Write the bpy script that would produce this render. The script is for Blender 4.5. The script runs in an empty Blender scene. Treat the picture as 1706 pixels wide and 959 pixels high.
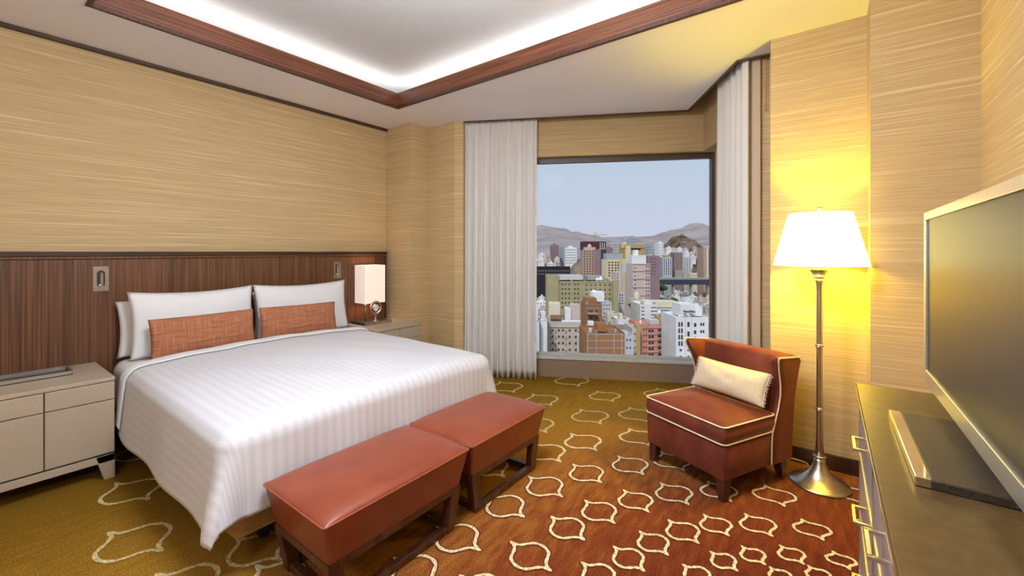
import bpy, bmesh, math, random
from mathutils import Vector, Matrix
random.seed(7)
PI = math.pi
S = bpy.context.scene
COL = S.collection

# ------------------------------------------------------------------ materials
def nodes(name):
    m = bpy.data.materials.new(name)
    m.use_nodes = True
    nt = m.node_tree
    return m, nt, nt.nodes['Principled BSDF']

def setp(b, **k):
    names = dict(rough='Roughness', metal='Metallic', spec='Specular IOR Level', sheen='Sheen Weight',
                 sheen_rough='Sheen Roughness', coat='Coat Weight', coat_rough='Coat Roughness', trans='Transmission Weight')
    for a, v in k.items():
        b.inputs[names[a]].default_value = v

def rgb(c):
    return (c[0], c[1], c[2], 1)

def noise_mat(name, c0, c1, scale=(1, 1, 1), detail=4, lo=.35, hi=.65, bump=0.0, coord='Object', **k):
    """two-tone noise material, optionally stretched, with bump from the same noise"""
    m, nt, b = nodes(name)
    N = nt.nodes; L = nt.links
    tc = N.new('ShaderNodeTexCoord'); mp = N.new('ShaderNodeMapping')
    mp.inputs['Scale'].default_value = scale
    no = N.new('ShaderNodeTexNoise'); no.inputs['Scale'].default_value = 1; no.inputs['Detail'].default_value = detail
    r = N.new('ShaderNodeValToRGB')
    r.color_ramp.elements[0].position = lo; r.color_ramp.elements[0].color = rgb(c0)
    r.color_ramp.elements[1].position = hi; r.color_ramp.elements[1].color = rgb(c1)
    L.new(tc.outputs[coord], mp.inputs[0]); L.new(mp.outputs[0], no.inputs[0]); L.new(no.outputs[0], r.inputs[0])
    L.new(r.outputs[0], b.inputs['Base Color'])
    if bump:
        bp = N.new('ShaderNodeBump'); bp.inputs['Strength'].default_value = bump; bp.inputs['Distance'].default_value = .004
        L.new(no.outputs[0], bp.inputs['Height']); L.new(bp.outputs[0], b.inputs['Normal'])
    setp(b, **k)
    return m

def wallpaper(name, dark, mid, light):
    m, nt, b = nodes(name)
    N = nt.nodes; L = nt.links
    tc = N.new('ShaderNodeTexCoord')
    def layer(scale, detail):
        mp = N.new('ShaderNodeMapping'); mp.inputs['Scale'].default_value = scale
        no = N.new('ShaderNodeTexNoise'); no.inputs['Scale'].default_value = 1; no.inputs['Detail'].default_value = detail
        L.new(tc.outputs['Object'], mp.inputs[0]); L.new(mp.outputs[0], no.inputs[0])
        return no
    a = layer((4, 4, 330), 3)
    r = N.new('ShaderNodeValToRGB')
    r.color_ramp.elements[0].position = .3; r.color_ramp.elements[0].color = rgb(dark)
    r.color_ramp.elements[1].position = .66; r.color_ramp.elements[1].color = rgb(mid)
    L.new(a.outputs[0], r.inputs[0])
    c = layer((1.1, 1.1, 170), 2)
    r2 = N.new('ShaderNodeValToRGB')
    r2.color_ramp.elements[0].position = .56; r2.color_ramp.elements[0].color = (0, 0, 0, 1)
    r2.color_ramp.elements[1].position = .70; r2.color_ramp.elements[1].color = (1, 1, 1, 1)
    L.new(c.outputs[0], r2.inputs[0])
    mx = N.new('ShaderNodeMix'); mx.data_type = 'RGBA'
    L.new(r2.outputs[0], mx.inputs[0]); L.new(r.outputs[0], mx.inputs[6]); mx.inputs[7].default_value = rgb(light)
    L.new(mx.outputs[2], b.inputs['Base Color'])
    bp = N.new('ShaderNodeBump'); bp.inputs['Strength'].default_value = .25; bp.inputs['Distance'].default_value = .002
    L.new(a.outputs[0], bp.inputs['Height']); L.new(bp.outputs[0], b.inputs['Normal'])
    setp(b, rough=.75, spec=.25)
    return m

def wood(name, c0, c1, scale, **k):
    k.setdefault('rough', .42)
    return noise_mat(name, c0, c1, scale=scale, detail=6, lo=.36, hi=.62, bump=.08, **k)

def duvet_mat(name):
    m, nt, b = nodes(name)
    N = nt.nodes; L = nt.links
    uv = N.new('ShaderNodeUVMap'); sx = N.new('ShaderNodeSeparateXYZ')
    L.new(uv.outputs[0], sx.inputs[0])
    mt = N.new('ShaderNodeMath'); mt.operation = 'MULTIPLY'; mt.inputs[1].default_value = 2 * PI / .047
    L.new(sx.outputs[0], mt.inputs[0])
    sn = N.new('ShaderNodeMath'); sn.operation = 'SINE'; L.new(mt.outputs[0], sn.inputs[0])
    r = N.new('ShaderNodeValToRGB')
    r.color_ramp.elements[0].position = .44; r.color_ramp.elements[1].position = .56
    r.color_ramp.elements[0].color = (.565, .575, .64, 1); r.color_ramp.elements[1].color = (.625, .635, .70, 1)
    ma = N.new('ShaderNodeMath'); ma.operation = 'MULTIPLY_ADD'; ma.inputs[1].default_value = .5; ma.inputs[2].default_value = .5
    L.new(sn.outputs[0], ma.inputs[0]); L.new(ma.outputs[0], r.inputs[0])
    L.new(r.outputs[0], b.inputs['Base Color'])
    r2 = N.new('ShaderNodeMapRange'); r2.inputs[3].default_value = .42; r2.inputs[4].default_value = .7
    L.new(ma.outputs[0], r2.inputs[0]); L.new(r2.outputs[0], b.inputs['Roughness'])
    setp(b, spec=.35, sheen=.15)
    return m

def carpet_mat(name):
    m, nt, b = nodes(name)
    N = nt.nodes; L = nt.links
    tc = N.new('ShaderNodeTexCoord')
    # distance from the middle of the woven medallion
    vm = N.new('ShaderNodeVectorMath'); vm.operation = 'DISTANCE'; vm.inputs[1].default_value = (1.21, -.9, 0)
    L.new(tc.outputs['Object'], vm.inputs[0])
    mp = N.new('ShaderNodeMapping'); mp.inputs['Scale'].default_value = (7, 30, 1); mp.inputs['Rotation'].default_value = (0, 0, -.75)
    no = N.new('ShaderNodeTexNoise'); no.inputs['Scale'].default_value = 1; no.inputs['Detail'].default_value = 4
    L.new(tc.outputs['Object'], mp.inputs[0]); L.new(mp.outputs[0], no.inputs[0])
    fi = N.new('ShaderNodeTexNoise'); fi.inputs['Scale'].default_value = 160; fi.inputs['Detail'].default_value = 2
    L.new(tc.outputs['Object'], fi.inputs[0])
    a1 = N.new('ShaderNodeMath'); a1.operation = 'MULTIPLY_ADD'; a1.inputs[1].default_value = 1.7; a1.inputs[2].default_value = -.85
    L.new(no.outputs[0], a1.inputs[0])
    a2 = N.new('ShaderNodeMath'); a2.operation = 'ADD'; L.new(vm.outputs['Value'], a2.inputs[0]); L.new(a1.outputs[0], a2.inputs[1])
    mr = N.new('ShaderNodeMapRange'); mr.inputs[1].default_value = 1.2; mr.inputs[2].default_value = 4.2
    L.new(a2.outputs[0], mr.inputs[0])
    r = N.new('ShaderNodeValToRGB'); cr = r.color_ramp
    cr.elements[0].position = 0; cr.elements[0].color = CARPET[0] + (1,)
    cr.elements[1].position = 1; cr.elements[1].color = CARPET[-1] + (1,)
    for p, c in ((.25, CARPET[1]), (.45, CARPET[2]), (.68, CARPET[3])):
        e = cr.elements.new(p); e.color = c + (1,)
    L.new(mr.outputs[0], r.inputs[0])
    mx = N.new('ShaderNodeMix'); mx.data_type = 'RGBA'; mx.blend_type = 'MULTIPLY'; mx.inputs[0].default_value = 1
    fr = N.new('ShaderNodeMapRange'); fr.inputs[1].default_value = .3; fr.inputs[2].default_value = .7; fr.inputs[3].default_value = .5; fr.inputs[4].default_value = 1.4
    L.new(fi.outputs[0], fr.inputs[0])
    L.new(r.outputs[0], mx.inputs[6]); L.new(fr.outputs[0], mx.inputs[7])
    L.new(mx.outputs[2], b.inputs['Base Color'])
    bp = N.new('ShaderNodeBump'); bp.inputs['Strength'].default_value = .5; bp.inputs['Distance'].default_value = .004
    L.new(fi.outputs[0], bp.inputs['Height']); L.new(bp.outputs[0], b.inputs['Normal'])
    setp(b, rough=.95, spec=.05)
    return m

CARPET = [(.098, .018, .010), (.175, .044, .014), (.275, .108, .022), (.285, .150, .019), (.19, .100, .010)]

def glass_mat(name, tint=(.97, .985, 1)):
    m = bpy.data.materials.new(name); m.use_nodes = True
    nt = m.node_tree; N = nt.nodes; L = nt.links
    N.remove(N['Principled BSDF'])
    tr = N.new('ShaderNodeBsdfTransparent'); tr.inputs[0].default_value = rgb(tint)
    gl = N.new('ShaderNodeBsdfGlossy'); gl.inputs['Roughness'].default_value = .02
    fr = N.new('ShaderNodeFresnel'); fr.inputs[0].default_value = 1.03
    mx = N.new('ShaderNodeMixShader')
    L.new(fr.outputs[0], mx.inputs[0]); L.new(tr.outputs[0], mx.inputs[1]); L.new(gl.outputs[0], mx.inputs[2])
    L.new(mx.outputs[0], N['Material Output'].inputs[0])
    return m

def cloth_translucent(name, c, k=.35, rough=.8, c2=None, scale=(60, 60, 2)):
    m, nt, b = nodes(name)
    N = nt.nodes; L = nt.links
    tl = N.new('ShaderNodeBsdfTranslucent'); tl.inputs[0].default_value = rgb(c)
    mx = N.new('ShaderNodeMixShader'); mx.inputs[0].default_value = k
    b.inputs['Base Color'].default_value = rgb(c); setp(b, rough=rough, spec=.2, sheen=.2)
    L.new(b.outputs[0], mx.inputs[1]); L.new(tl.outputs[0], mx.inputs[2])
    L.new(mx.outputs[0], N['Material Output'].inputs[0])
    return m

def shade_mat(name, c, e, strength):
    m, nt, b = nodes(name)
    b.inputs['Base Color'].default_value = rgb(c); setp(b, rough=.8)
    b.inputs['Emission Color'].default_value = rgb(e); b.inputs['Emission Strength'].default_value = strength
    return m

def plain(name, c, var=.06, scale=12, **k):
    c0 = tuple(max(0, x * (1 - var)) for x in c); c1 = tuple(min(1, x * (1 + var)) for x in c)
    return noise_mat(name, c0, c1, scale=(scale,) * 3, detail=3, **k)

M = {}
M['wallpaper'] = wallpaper('grasscloth', (.43, .305, .155), (.545, .40, .215), (.67, .52, .31))
M['ceiling'] = plain('ceiling_paint', (.81, .81, .88), .015, 2, rough=.9)
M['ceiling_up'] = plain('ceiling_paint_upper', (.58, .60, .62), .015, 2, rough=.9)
M['fascia_y'] = wood('fascia_wood', (.085, .024, .010), (.22, .078, .036), (90, 1.5, 90))
M['fascia_x'] = wood('fascia_wood_long', (.085, .024, .010), (.22, .078, .036), (1.5, 90, 90))
M['dark_trim'] = wood('dark_trim', (.035, .018, .008), (.07, .034, .014), (8, 8, 60), rough=.5)
M['baseboard'] = wood('baseboard_wood', (.022, .007, .004), (.05, .017, .009), (6, 6, 80), rough=.35)
M['headboard'] = wood('headboard_veneer', (.058, .021, .008), (.165, .066, .027), (110, 110, 1.2), rough=.4)
M['headboard_cap'] = wood('headboard_cap', (.022, .007, .005), (.045, .016, .010), (3, 60, 60), rough=.35)
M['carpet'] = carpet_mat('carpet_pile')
M['ogee'] = noise_mat('carpet_cream_line', (.46, .36, .19), (.80, .70, .47), scale=(90, 90, 90), detail=3, rough=.95, spec=.1)
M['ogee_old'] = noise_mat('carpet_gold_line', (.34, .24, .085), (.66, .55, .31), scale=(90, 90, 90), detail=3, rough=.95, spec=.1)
M['ogee_halo'] = noise_mat('carpet_dark_line', (.07, .015, .010), (.15, .035, .020), scale=(90, 90, 90), rough=.95, spec=.1)
M['leather'] = noise_mat('red_leather', (.205, .042, .020), (.25, .054, .026), scale=(9, 9, 9), bump=.03, rough=.36, spec=.5)
M['leather_seam'] = plain('leather_piping', (.30, .072, .040), .05, 30, rough=.4)
M['bench_wood'] = wood('walnut_frame', (.040, .014, .008), (.095, .036, .020), (40, 40, 4), rough=.33)
M['duvet'] = duvet_mat('striped_satin')
M['white'] = plain('white_cotton', (.70, .71, .74), .02, 6, rough=.8, spec=.2, sheen=.15)
M['sheet'] = plain('white_sheet', (.70, .68, .71), .02, 6, rough=.85, spec=.2)
M['tan'] = plain('tan_divan_cloth', (.42, .27, .15), .08, 60, rough=.9)
M['black'] = plain('black_plastic', (.02, .02, .022), .1, 20, rough=.5)
M['velvet'] = noise_mat('rust_velvet', (.105, .021, .013), (.160, .036, .019), scale=(11, 11, 8), detail=7, rough=.58, sheen=.55, sheen_rough=.35, spec=.2)
M['velvet'].node_tree.nodes['Principled BSDF'].inputs['Sheen Tint'].default_value = (1, .45, .25, 1)
M['cream_piping'] = plain('cream_piping', (.74, .62, .48), .05, 40, rough=.7)
M['cream'] = noise_mat('cream_linen', (.62, .50, .34), (.72, .60, .43), scale=(120, 120, 120), bump=.1, rough=.9)
M['chair_leg'] = wood('chair_leg_wood', (.040, .010, .005), (.085, .026, .012), (40, 40, 4), rough=.4)
M['orange'] = None
M['taupe'] = noise_mat('taupe_lacquer', (.36, .29, .215), (.42, .345, .265), scale=(160, 160, 160), bump=.05, rough=.45)
M['groove'] = plain('shadow_groove', (.05, .04, .03), .05, 20, rough=.8)
M['steel'] = noise_mat('brushed_nickel', (.45, .41, .36), (.58, .54, .48), scale=(6, 6, 200), rough=.28, metal=1)
M['bronze'] = noise_mat('brushed_bronze', (.48, .42, .34), (.58, .52, .43), scale=(6, 6, 120), rough=.32, metal=1)
M['chrome'] = plain('chrome', (.80, .79, .78), .02, 20, rough=.2, metal=1)
M['mirror'] = plain('mirror_strip', (.86, .82, .74), .02, 20, rough=.06, metal=1)
M['curtain'] = cloth_translucent('ivory_drape', (.90, .885, .875), .28)
M['curtain_back'] = cloth_translucent('beige_drape_lining', (.72, .58, .44), .25)
M['win_frame'] = plain('bronze_window_frame', (.075, .045, .035), .06, 20, rough=.45)
M['sill'] = plain('grey_sill', (.46, .45, .42), .05, 30, rough=.4)
M['knee'] = plain('taupe_panel', (.23, .165, .12), .04, 20, rough=.6)
M['glass'] = glass_mat('window_glass')
M['shade'] = shade_mat('lit_lamp_shade', (.85, .78, .6), (1, .78, .20), 3.6)
M['shade_box'] = shade_mat('lit_box_shade', (.85, .75, .66), (1, .80, .70), .34)
M['dresser_top'] = noise_mat('bronze_lacquer_top', (.075, .044, .016), (.105, .062, .024), scale=(30, 30, 30), rough=.38, spec=.35)
M['dresser_front'] = noise_mat('mauve_grey_lacquer', (.25, .215, .225), (.30, .26, .27), scale=(90, 90, 4), rough=.35)
M['dresser_side'] = plain('dresser_case', (.07, .045, .028), .08, 30, rough=.35)
M['tv_bezel'] = plain('silver_bezel', (.52, .50, .47), .02, 30, rough=.3, metal=.8)
M['screen'] = plain('dark_glass_screen', (.022, .024, .022), .05, 5, rough=.42, spec=.5)
M['grain_black'] = noise_mat('grained_dark_plastic', (.018, .013, .009), (.055, .040, .028), scale=(260, 260, 260), bump=.3, rough=.5)

def woven(name):
    m, nt, b = nodes(name)
    N = nt.nodes; L = nt.links
    tc = N.new('ShaderNodeTexCoord')
    def wave(sc, rot):
        mp = N.new('ShaderNodeMapping'); mp.inputs['Scale'].default_value = sc
        no = N.new('ShaderNodeTexNoise'); no.inputs['Scale'].default_value = 1; no.inputs['Detail'].default_value = 2
        L.new(tc.outputs['Object'], mp.inputs[0]); L.new(mp.outputs[0], no.inputs[0]); return no
    a = wave((190, 4, 7), 0); c = wave((8, 4, 210), 0); d = wave((.8, 1, 42), 0)
    ad = N.new('ShaderNodeMath'); ad.operation = 'ADD'; L.new(a.outputs[0], ad.inputs[0]); L.new(c.outputs[0], ad.inputs[1])
    h = N.new('ShaderNodeMath'); h.operation = 'MULTIPLY'; h.inputs[1].default_value = .5; L.new(ad.outputs[0], h.inputs[0])
    r = N.new('ShaderNodeValToRGB')
    r.color_ramp.elements[0].position = .36; r.color_ramp.elements[0].color = (.25, .085, .042, 1)
    r.color_ramp.elements[1].position = .62; r.color_ramp.elements[1].color = (.43, .185, .10, 1)
    L.new(h.outputs[0], r.inputs[0])
    r2 = N.new('ShaderNodeValToRGB')
    r2.color_ramp.elements[0].position = .30; r2.color_ramp.elements[0].color = (.45, .30, .25, 1)
    r2.color_ramp.elements[1].position = .40; r2.color_ramp.elements[1].color = (1, 1, 1, 1)
    L.new(d.outputs[0], r2.inputs[0])
    mx = N.new('ShaderNodeMix'); mx.data_type = 'RGBA'; mx.blend_type = 'MULTIPLY'; mx.inputs[0].default_value = .8
    L.new(r.outputs[0], mx.inputs[6]); L.new(r2.outputs[0], mx.inputs[7]); L.new(mx.outputs[2], b.inputs['Base Color'])
    setp(b, rough=.85, spec=.2)
    return m
M['orange'] = woven('rust_woven_cloth')

# ------------------------------------------------------------------ mesh helpers
class MB:
    """collects shapes into ONE mesh"""
    def __init__(self): self.v = []; self.f = []; self.mi = []; self.cur = 0
    def add(self, vs, fs):
        o = len(self.v); self.v += [tuple(p) for p in vs]
        for f in fs: self.f.append(tuple(i + o for i in f)); self.mi.append(self.cur)
        return self
    def box(self, x0, x1, y0, y1, z0, z1):
        return self.add([(x0, y0, z0), (x1, y0, z0), (x1, y1, z0), (x0, y1, z0), (x0, y0, z1), (x1, y0, z1), (x1, y1, z1), (x0, y1, z1)],
                        [(3, 2, 1, 0), (4, 5, 6, 7), (0, 1, 5, 4), (1, 2, 6, 5), (2, 3, 7, 6), (3, 0, 4, 7)])
    def prism(self, poly, z0, z1):
        n = len(poly)
        a = sum(poly[i][0] * poly[(i + 1) % n][1] - poly[(i + 1) % n][0] * poly[i][1] for i in range(n))
        if a < 0: poly = poly[::-1]
        vs = [(x, y, z0) for x, y in poly] + [(x, y, z1) for x, y in poly]
        fs = [tuple(range(n - 1, -1, -1)), tuple(range(n, 2 * n))] + [(i, (i + 1) % n, n + (i + 1) % n, n + i) for i in range(n)]
        return self.add(vs, fs)
    def loft(self, rings, cap0=True, cap1=True):
        n = len(rings[0]); vs = [p for r in rings for p in r]; fs = []
        for k in range(len(rings) - 1):
            for i in range(n):
                j = (i + 1) % n
                fs.append((k * n + i, k * n + j, (k + 1) * n + j, (k + 1) * n + i))
        if cap0: fs.append(tuple(range(n - 1, -1, -1)))
        if cap1: fs.append(tuple((len(rings) - 1) * n + i for i in range(n)))
        return self.add(vs, fs)
    def lathe(self, prof, n=48, c=(0, 0), cap0=True, cap1=True):
        rings = [[(c[0] + r * math.cos(2 * PI * i / n), c[1] + r * math.sin(2 * PI * i / n), z) for i in range(n)] for r, z in prof]
        return self.loft(rings, cap0, cap1)
    def tube(self, pts, r, n=8, closed=False):
        pts = [Vector(p) for p in pts]; N = len(pts); rings = []; up = None
        for k, p in enumerate(pts):
            if closed: t = pts[(k + 1) % N] - pts[k - 1]
            else: t = pts[min(k + 1, N - 1)] - pts[max(k - 1, 0)]
            t.normalize()
            if up is None:
                up = Vector((0, 0, 1)) if abs(t.z) < .9 else Vector((1, 0, 0))
            a = t.cross(up)
            if a.length < 1e-5: a = t.cross(Vector((1, 0, 0)))
            a.normalize(); b = a.cross(t); b.normalize(); up = b
            rings.append([tuple(p + (a * math.cos(2 * PI * i / n) + b * math.sin(2 * PI * i / n)) * r) for i in range(n)])
        if closed: rings.append(rings[0]); return self.loft(rings, False, False)
        return self.loft(rings)
    def grid(self, fn, nu, nv):
        vs = [fn(i / nu, j / nv) for j in range(nv + 1) for i in range(nu + 1)]
        fs = [(j * (nu + 1) + i, j * (nu + 1) + i + 1, (j + 1) * (nu + 1) + i + 1, (j + 1) * (nu + 1) + i) for j in range(nv) for i in range(nu)]
        return self.add(vs, fs)
    def build(self, name, mat, parent=None, smooth=False, bevel=0, seg=2, sub=0, solid=0, loc=None, angle=None):
        me = bpy.data.meshes.new(name)
        me.from_pydata(self.v, [], self.f); me.update()
        mats = mat if isinstance(mat, (list, tuple)) else [mat]
        for m in mats: me.materials.append(m)
        if len(mats) > 1: me.polygons.foreach_set('material_index', self.mi[:len(me.polygons)])
        o = bpy.data.objects.new(name, me); COL.objects.link(o)
        if smooth: me.polygons.foreach_set('use_smooth', [True] * len(me.polygons))
        if solid:
            s = o.modifiers.new('solid', 'SOLIDIFY'); s.thickness = solid; s.offset = 0
        if bevel:
            b = o.modifiers.new('bevel', 'BEVEL'); b.width = bevel; b.segments = seg; b.limit_method = 'ANGLE'; b.angle_limit = .6
            b.harden_normals = False
        if sub:
            u = o.modifiers.new('sub', 'SUBSURF'); u.levels = sub; u.render_levels = sub
        if parent: o.parent = parent
        if loc: o.location = loc
        return o

def rrect(hx, hy, r, z, n=6, c=(0, 0)):
    out = []
    for sx, sy, a0 in ((1, 1, 0), (-1, 1, PI / 2), (-1, -1, PI), (1, -1, 3 * PI / 2)):
        for i in range(n + 1):
            a = a0 + PI / 2 * i / n
            out.append((c[0] + sx * (hx - r) + r * math.cos(a), c[1] + sy * (hy - r) + r * math.sin(a), z))
    return out

def tag(o, label=None, cat=None, group=None, kind=None):
    if label: o['label'] = label
    if cat: o['category'] = cat
    if group: o['group'] = group
    if kind: o['kind'] = kind
    return o

def thing(name, label, cat, loc=(0, 0, 0), rz=0, group=None):
    o = bpy.data.objects.new(name, None); COL.objects.link(o)
    o.location = loc; o.rotation_euler = (0, 0, rz); o.empty_display_size = .1
    return tag(o, label, cat, group)

def copy_tree(o, parent=None):
    c = o.copy(); COL.objects.link(c)
    if parent: c.parent = parent
    for ch in list(o.children): copy_tree(ch, c)
    return c

def struct(o): o['kind'] = 'structure'; return o

# ------------------------------------------------------------------ camera
EYE = 1.38
FPX, CX, HZ = 702.0, 853.0, 419.0
cam = bpy.data.cameras.new('camera'); co = bpy.data.objects.new('camera', cam); COL.objects.link(co)
co.location = (0, 0, EYE); co.rotation_euler = (PI / 2, 0, -math.atan2(.801, .599))
cam.sensor_width = 36; cam.lens = FPX / 1706 * 36; cam.shift_y = -(479.5 - HZ) / 1706
cam.clip_start = .05; cam.clip_end = 20000
S.camera = co
RX = Vector((.599, -.801)); FW = Vector((.801, .599))
def at(u, y, d):
    """the point of the place seen at (u, y) of the photograph, d metres deep"""
    p = RX * ((u - CX) / FPX * d) + FW * d
    return Vector((p.x, p.y, EYE - (y - HZ) / FPX * d))

vs = S.view_settings
S.display_settings.display_device = 'sRGB'
vs.view_transform = 'Standard'; vs.look = 'None'; vs.gamma = 1; vs.exposure = EXPOSURE = 0.32
vs.use_curve_mapping = False
S.cycles.max_bounces = 8; S.cycles.diffuse_bounces = 5; S.cycles.transparent_max_bounces = 8
S.cycles.caustics_reflective = False; S.cycles.caustics_refractive = False
S.cycles.sample_clamp_indirect = 6
S.cycles.use_denoising = True

# ------------------------------------------------------------------ the room
H = 2.82
A = Vector((3.786, 2.50)); B = Vector((4.50, 1.133)); C = Vector((3.55, .543)); D = Vector((3.568, .331))
T = (B - A).normalized(); NO = Vector((-T.y, T.x)) if (-T.y) > 0 else Vector((T.y, -T.x))
if NO.x < 0: NO = -NO
A2 = A + .147 * NO
G = Vector((4.726, 1.036)); RT = (C - B).normalized(); MO = Vector((-RT.y, RT.x))
if MO.x < 0: MO = -MO
def FP(s, o): return A2 + s * T + o * NO
def RP(s, o): return G + s * RT + o * MO
sG = (G - A2).dot(T)
SS = A - .80 * T
XW, YL, YR, XR = 3.35, 4.18, -.62, -1.7

def quad(mb, p, q, n, th, z0, z1):
    p = Vector(p); q = Vector(q); n = Vector(n) * th
    mb.prism([tuple(p), tuple(q), tuple(q + n), tuple(p + n)], z0, z1)

# floor with the woven ogee rings
HALF = [(.5, 0), (.43, .045), (.37, .10), (.30, .27), (.25, .52), (.17, .84), (.05, .99), (-.07, .99), (-.19, .84), (-.26, .52), (-.31, .27), (-.375, .10), (-.43, .045)]
def ogee(c, ln, wd, ang):
    ca, sa = math.cos(ang), math.sin(ang)
    ctl = [Vector((t * ln, -w * wd / 2)) for t, w in HALF] + [Vector((-t * ln, w * wd / 2)) for t, w in HALF]
    n = len(ctl); out = []
    for i in range(n):
        p0, p1, p2, p3 = ctl[i - 1], ctl[i], ctl[(i + 1) % n], ctl[(i + 2) % n]
        if i % 13 == 0: p0 = p1 + (p1 - p2) * .5
        if (i + 1) % 13 == 0: p3 = p2 + (p2 - p1) * .5
        for k in range(3):
            t = k / 3
            q = .5 * ((2 * p1) + (p2 - p0) * t + (2 * p0 - 5 * p1 + 4 * p2 - p3) * t * t + (3 * p1 - p0 - 3 * p2 + p3) * t ** 3)
            out.append(Vector((c[0] + q.x * ca - q.y * sa, c[1] + q.x * sa + q.y * ca)))
    return out

CC = Vector((1.21, -.9))
shapes = []
for k in (  # x, y, length, axis degrees
    (2.38, 1.20, .26, 69), (2.10, 1.33, .28, 77), (1.81, 1.40, .28, 82), (2.07, .97, .23, 67), (1.85, 1.04, .23, 75), (1.58, 1.08, .25, 80),
    (1.47, 1.43, .29, 90), (2.48, .70, .23, 56), (2.28, .85, .22, 57), (2.66, .50, .21, 46), (2.80, .24, .21, 32), (2.32, .45, .17, 52),
    (2.45, .28, .18, 48), (2.57, .06, .16, 35), (2.17, .57, .19, 61), (2.0, .66, .18, 63), (2.07, .37, .13, 65), (2.19, .27, .12, 56),
    (2.30, .13, .12, 50), (2.39, -.05, .11, 31), (3.75, 1.70, .31, 54), (3.22, 1.59, .34, 57), (2.76, 1.42, .31, 64), (2.64, 1.02, .26, 59),
    (3.31, 2.13, .35, 64), (.53, 2.64, .39, 108), (1.30, 1.13, .25, 88), (1.207, 1.43, .27, 92), (1.66, .78, .19, 75), (1.832, .716, .18, 69),
    (1.912, .444, .14, 68), (2.12, .16, .10, 52), (2.225, .03, .10, 45), (2.857, .817, .26, 49), (3.08, 1.12, .31, 50), (2.464, 1.549, .32, 68),
    (2.075, 1.734, .32, 76), (2.81, 1.863, .34, 62), (3.5, 1.28, .34, 48), (.86, 2.12, .33, 100), (.58, 2.13, .35, 106), (.83, 1.86, .30, 98),
    (1.66, 1.86, .33, 84), (1.25, 1.9, .33, 92), (3.02, .55, .26, 40)):
    shapes.append(k)
for rad, ln, step, ph in ((1.40, .10, 7, 49.4), (1.52, .12, 7, 49.9), (1.73, .17, 6.7, 50.5), (2.03, .22, 7.2, 51.5), (2.39, .26, 7.4, 53.3), (2.79, .31, 7.8, 56.2),
                          (3.2, .34, 8.3, 51), (3.65, .36, 9.4, 55.2), (4.15, .38, 10, 58), (4.7, .4, 10, 55)):
    for j in range(-6, 12):
        a = math.radians(ph + step * j)
        p = CC + rad * Vector((math.cos(a), math.sin(a)))
        if p.x < -1.5 or p.x > 4.2 or p.y < -.5 or p.y > 3.9: continue
        if p.x > 3.2 and p.y < .5: continue
        if any((p - Vector(s[:2])).length < 1.12 * max(ln, s[2]) for s in shapes): continue
        shapes.append((p.x, p.y, ln, math.degrees(a) + 3))
fl = MB()
bay = [tuple(FP(-.83, .1)), tuple(FP(sG + .2, .1)), tuple(RP(1.45, .2))]
fl.prism([(XR, YR - .1), (3.7, YR - .1)] + [bay[2], bay[1], bay[0]] + [(3.4, YL + .1), (XR, YL + .1)], -.1, 0)
for (x, y, ln, ang) in shapes:
    rr = (Vector((x, y)) - CC).length; th = math.degrees(math.atan2(y - CC.y, x - CC.x))
    wd = ln * min(1.08, max(.68, 1.30 - th * .0075))
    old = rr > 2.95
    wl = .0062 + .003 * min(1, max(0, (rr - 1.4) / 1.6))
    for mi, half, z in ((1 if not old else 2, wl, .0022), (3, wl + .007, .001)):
        if mi == 3 and rr > 2.5: continue
        fl.cur = mi
        P = ogee((x, y), ln, wd, math.radians(ang)); n = len(P); vs_ = []
        for i in range(n):
            t = (P[(i + 1) % n] - P[i - 1]); t.normalize(); nn = Vector((-t.y, t.x))
            w = half * (1 + .15 * math.sin(i * 1.3 + x * 9))
            vs_.append((P[i].x + nn.x * w, P[i].y + nn.y * w, z + i * 1.2e-5)); vs_.append((P[i].x - nn.x * w, P[i].y - nn.y * w, z + i * 1.2e-5))
        fl.add(vs_, [(2 * i, 2 * ((i + 1) % n), 2 * ((i + 1) % n) + 1, 2 * i + 1) for i in range(n)])
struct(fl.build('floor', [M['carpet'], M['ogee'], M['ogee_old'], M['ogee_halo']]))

# walls
w = MB(); w.box(XR - .1, XW + .2, YL, YL + .1, 0, 3.2); struct(w.build('wall_left', M['wallpaper']))
w = MB(); w.box(XR - .1, 3.7, YR - .1, YR, 0, 3.2); struct(w.build('wall_right', M['wallpaper']))
w = MB(); w.box(XR - .1, XR, YR, YL, 0, 3.2); struct(w.build('wall_rear', M['wallpaper']))
w = MB()
w.box(3.095, 3.8, 3.725, YL, 0, 3.2)                     # pilaster by the headboard
w.box(XW, 3.8, 3.30, 3.725, 0, 3.2)
w.prism([(XW, 3.30), (3.405, 3.215), (3.56, 3.30), (3.8, 3.30)], 0, 3.2)
w.box(XW, 3.75, -.195, .309, 0, 3.2)                     # column behind the floor lamp
w.box(3.11, 3.75, YR, -.195, 0, 3.2)                     # pilaster behind the dresser
w.box(3.66, 3.76, .30, .45, 0, 3.2)
struct(w.build('wall_window_side', M['wallpaper']))
w = MB()
quad(w, FP(-.83, 0), FP(-.34, 0), NO, .12, 0, 3.2)        # solid piece behind the left drape
quad(w, FP(-.34, 0), FP(sG, 0), NO, .08, 2.43, 3.2)       # band above the window
quad(w, RP(-.14, 0), RP(1.27, 0), MO, .14, 2.43, 3.2)
quad(w, RP(.05, .1), RP(1.32, .1), MO, .08, 0, 2.43)
struct(w.build('wall_bay', M['wallpaper']))
w = MB()
quad(w, FP(-.34, 0), FP(sG + .02, 0), NO, .1, 0, .195)
quad(w, RP(-.02, 0), RP(1.3, 0), MO, .1, 0, .195)
struct(w.build('wall_below_window', M['knee']))
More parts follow.
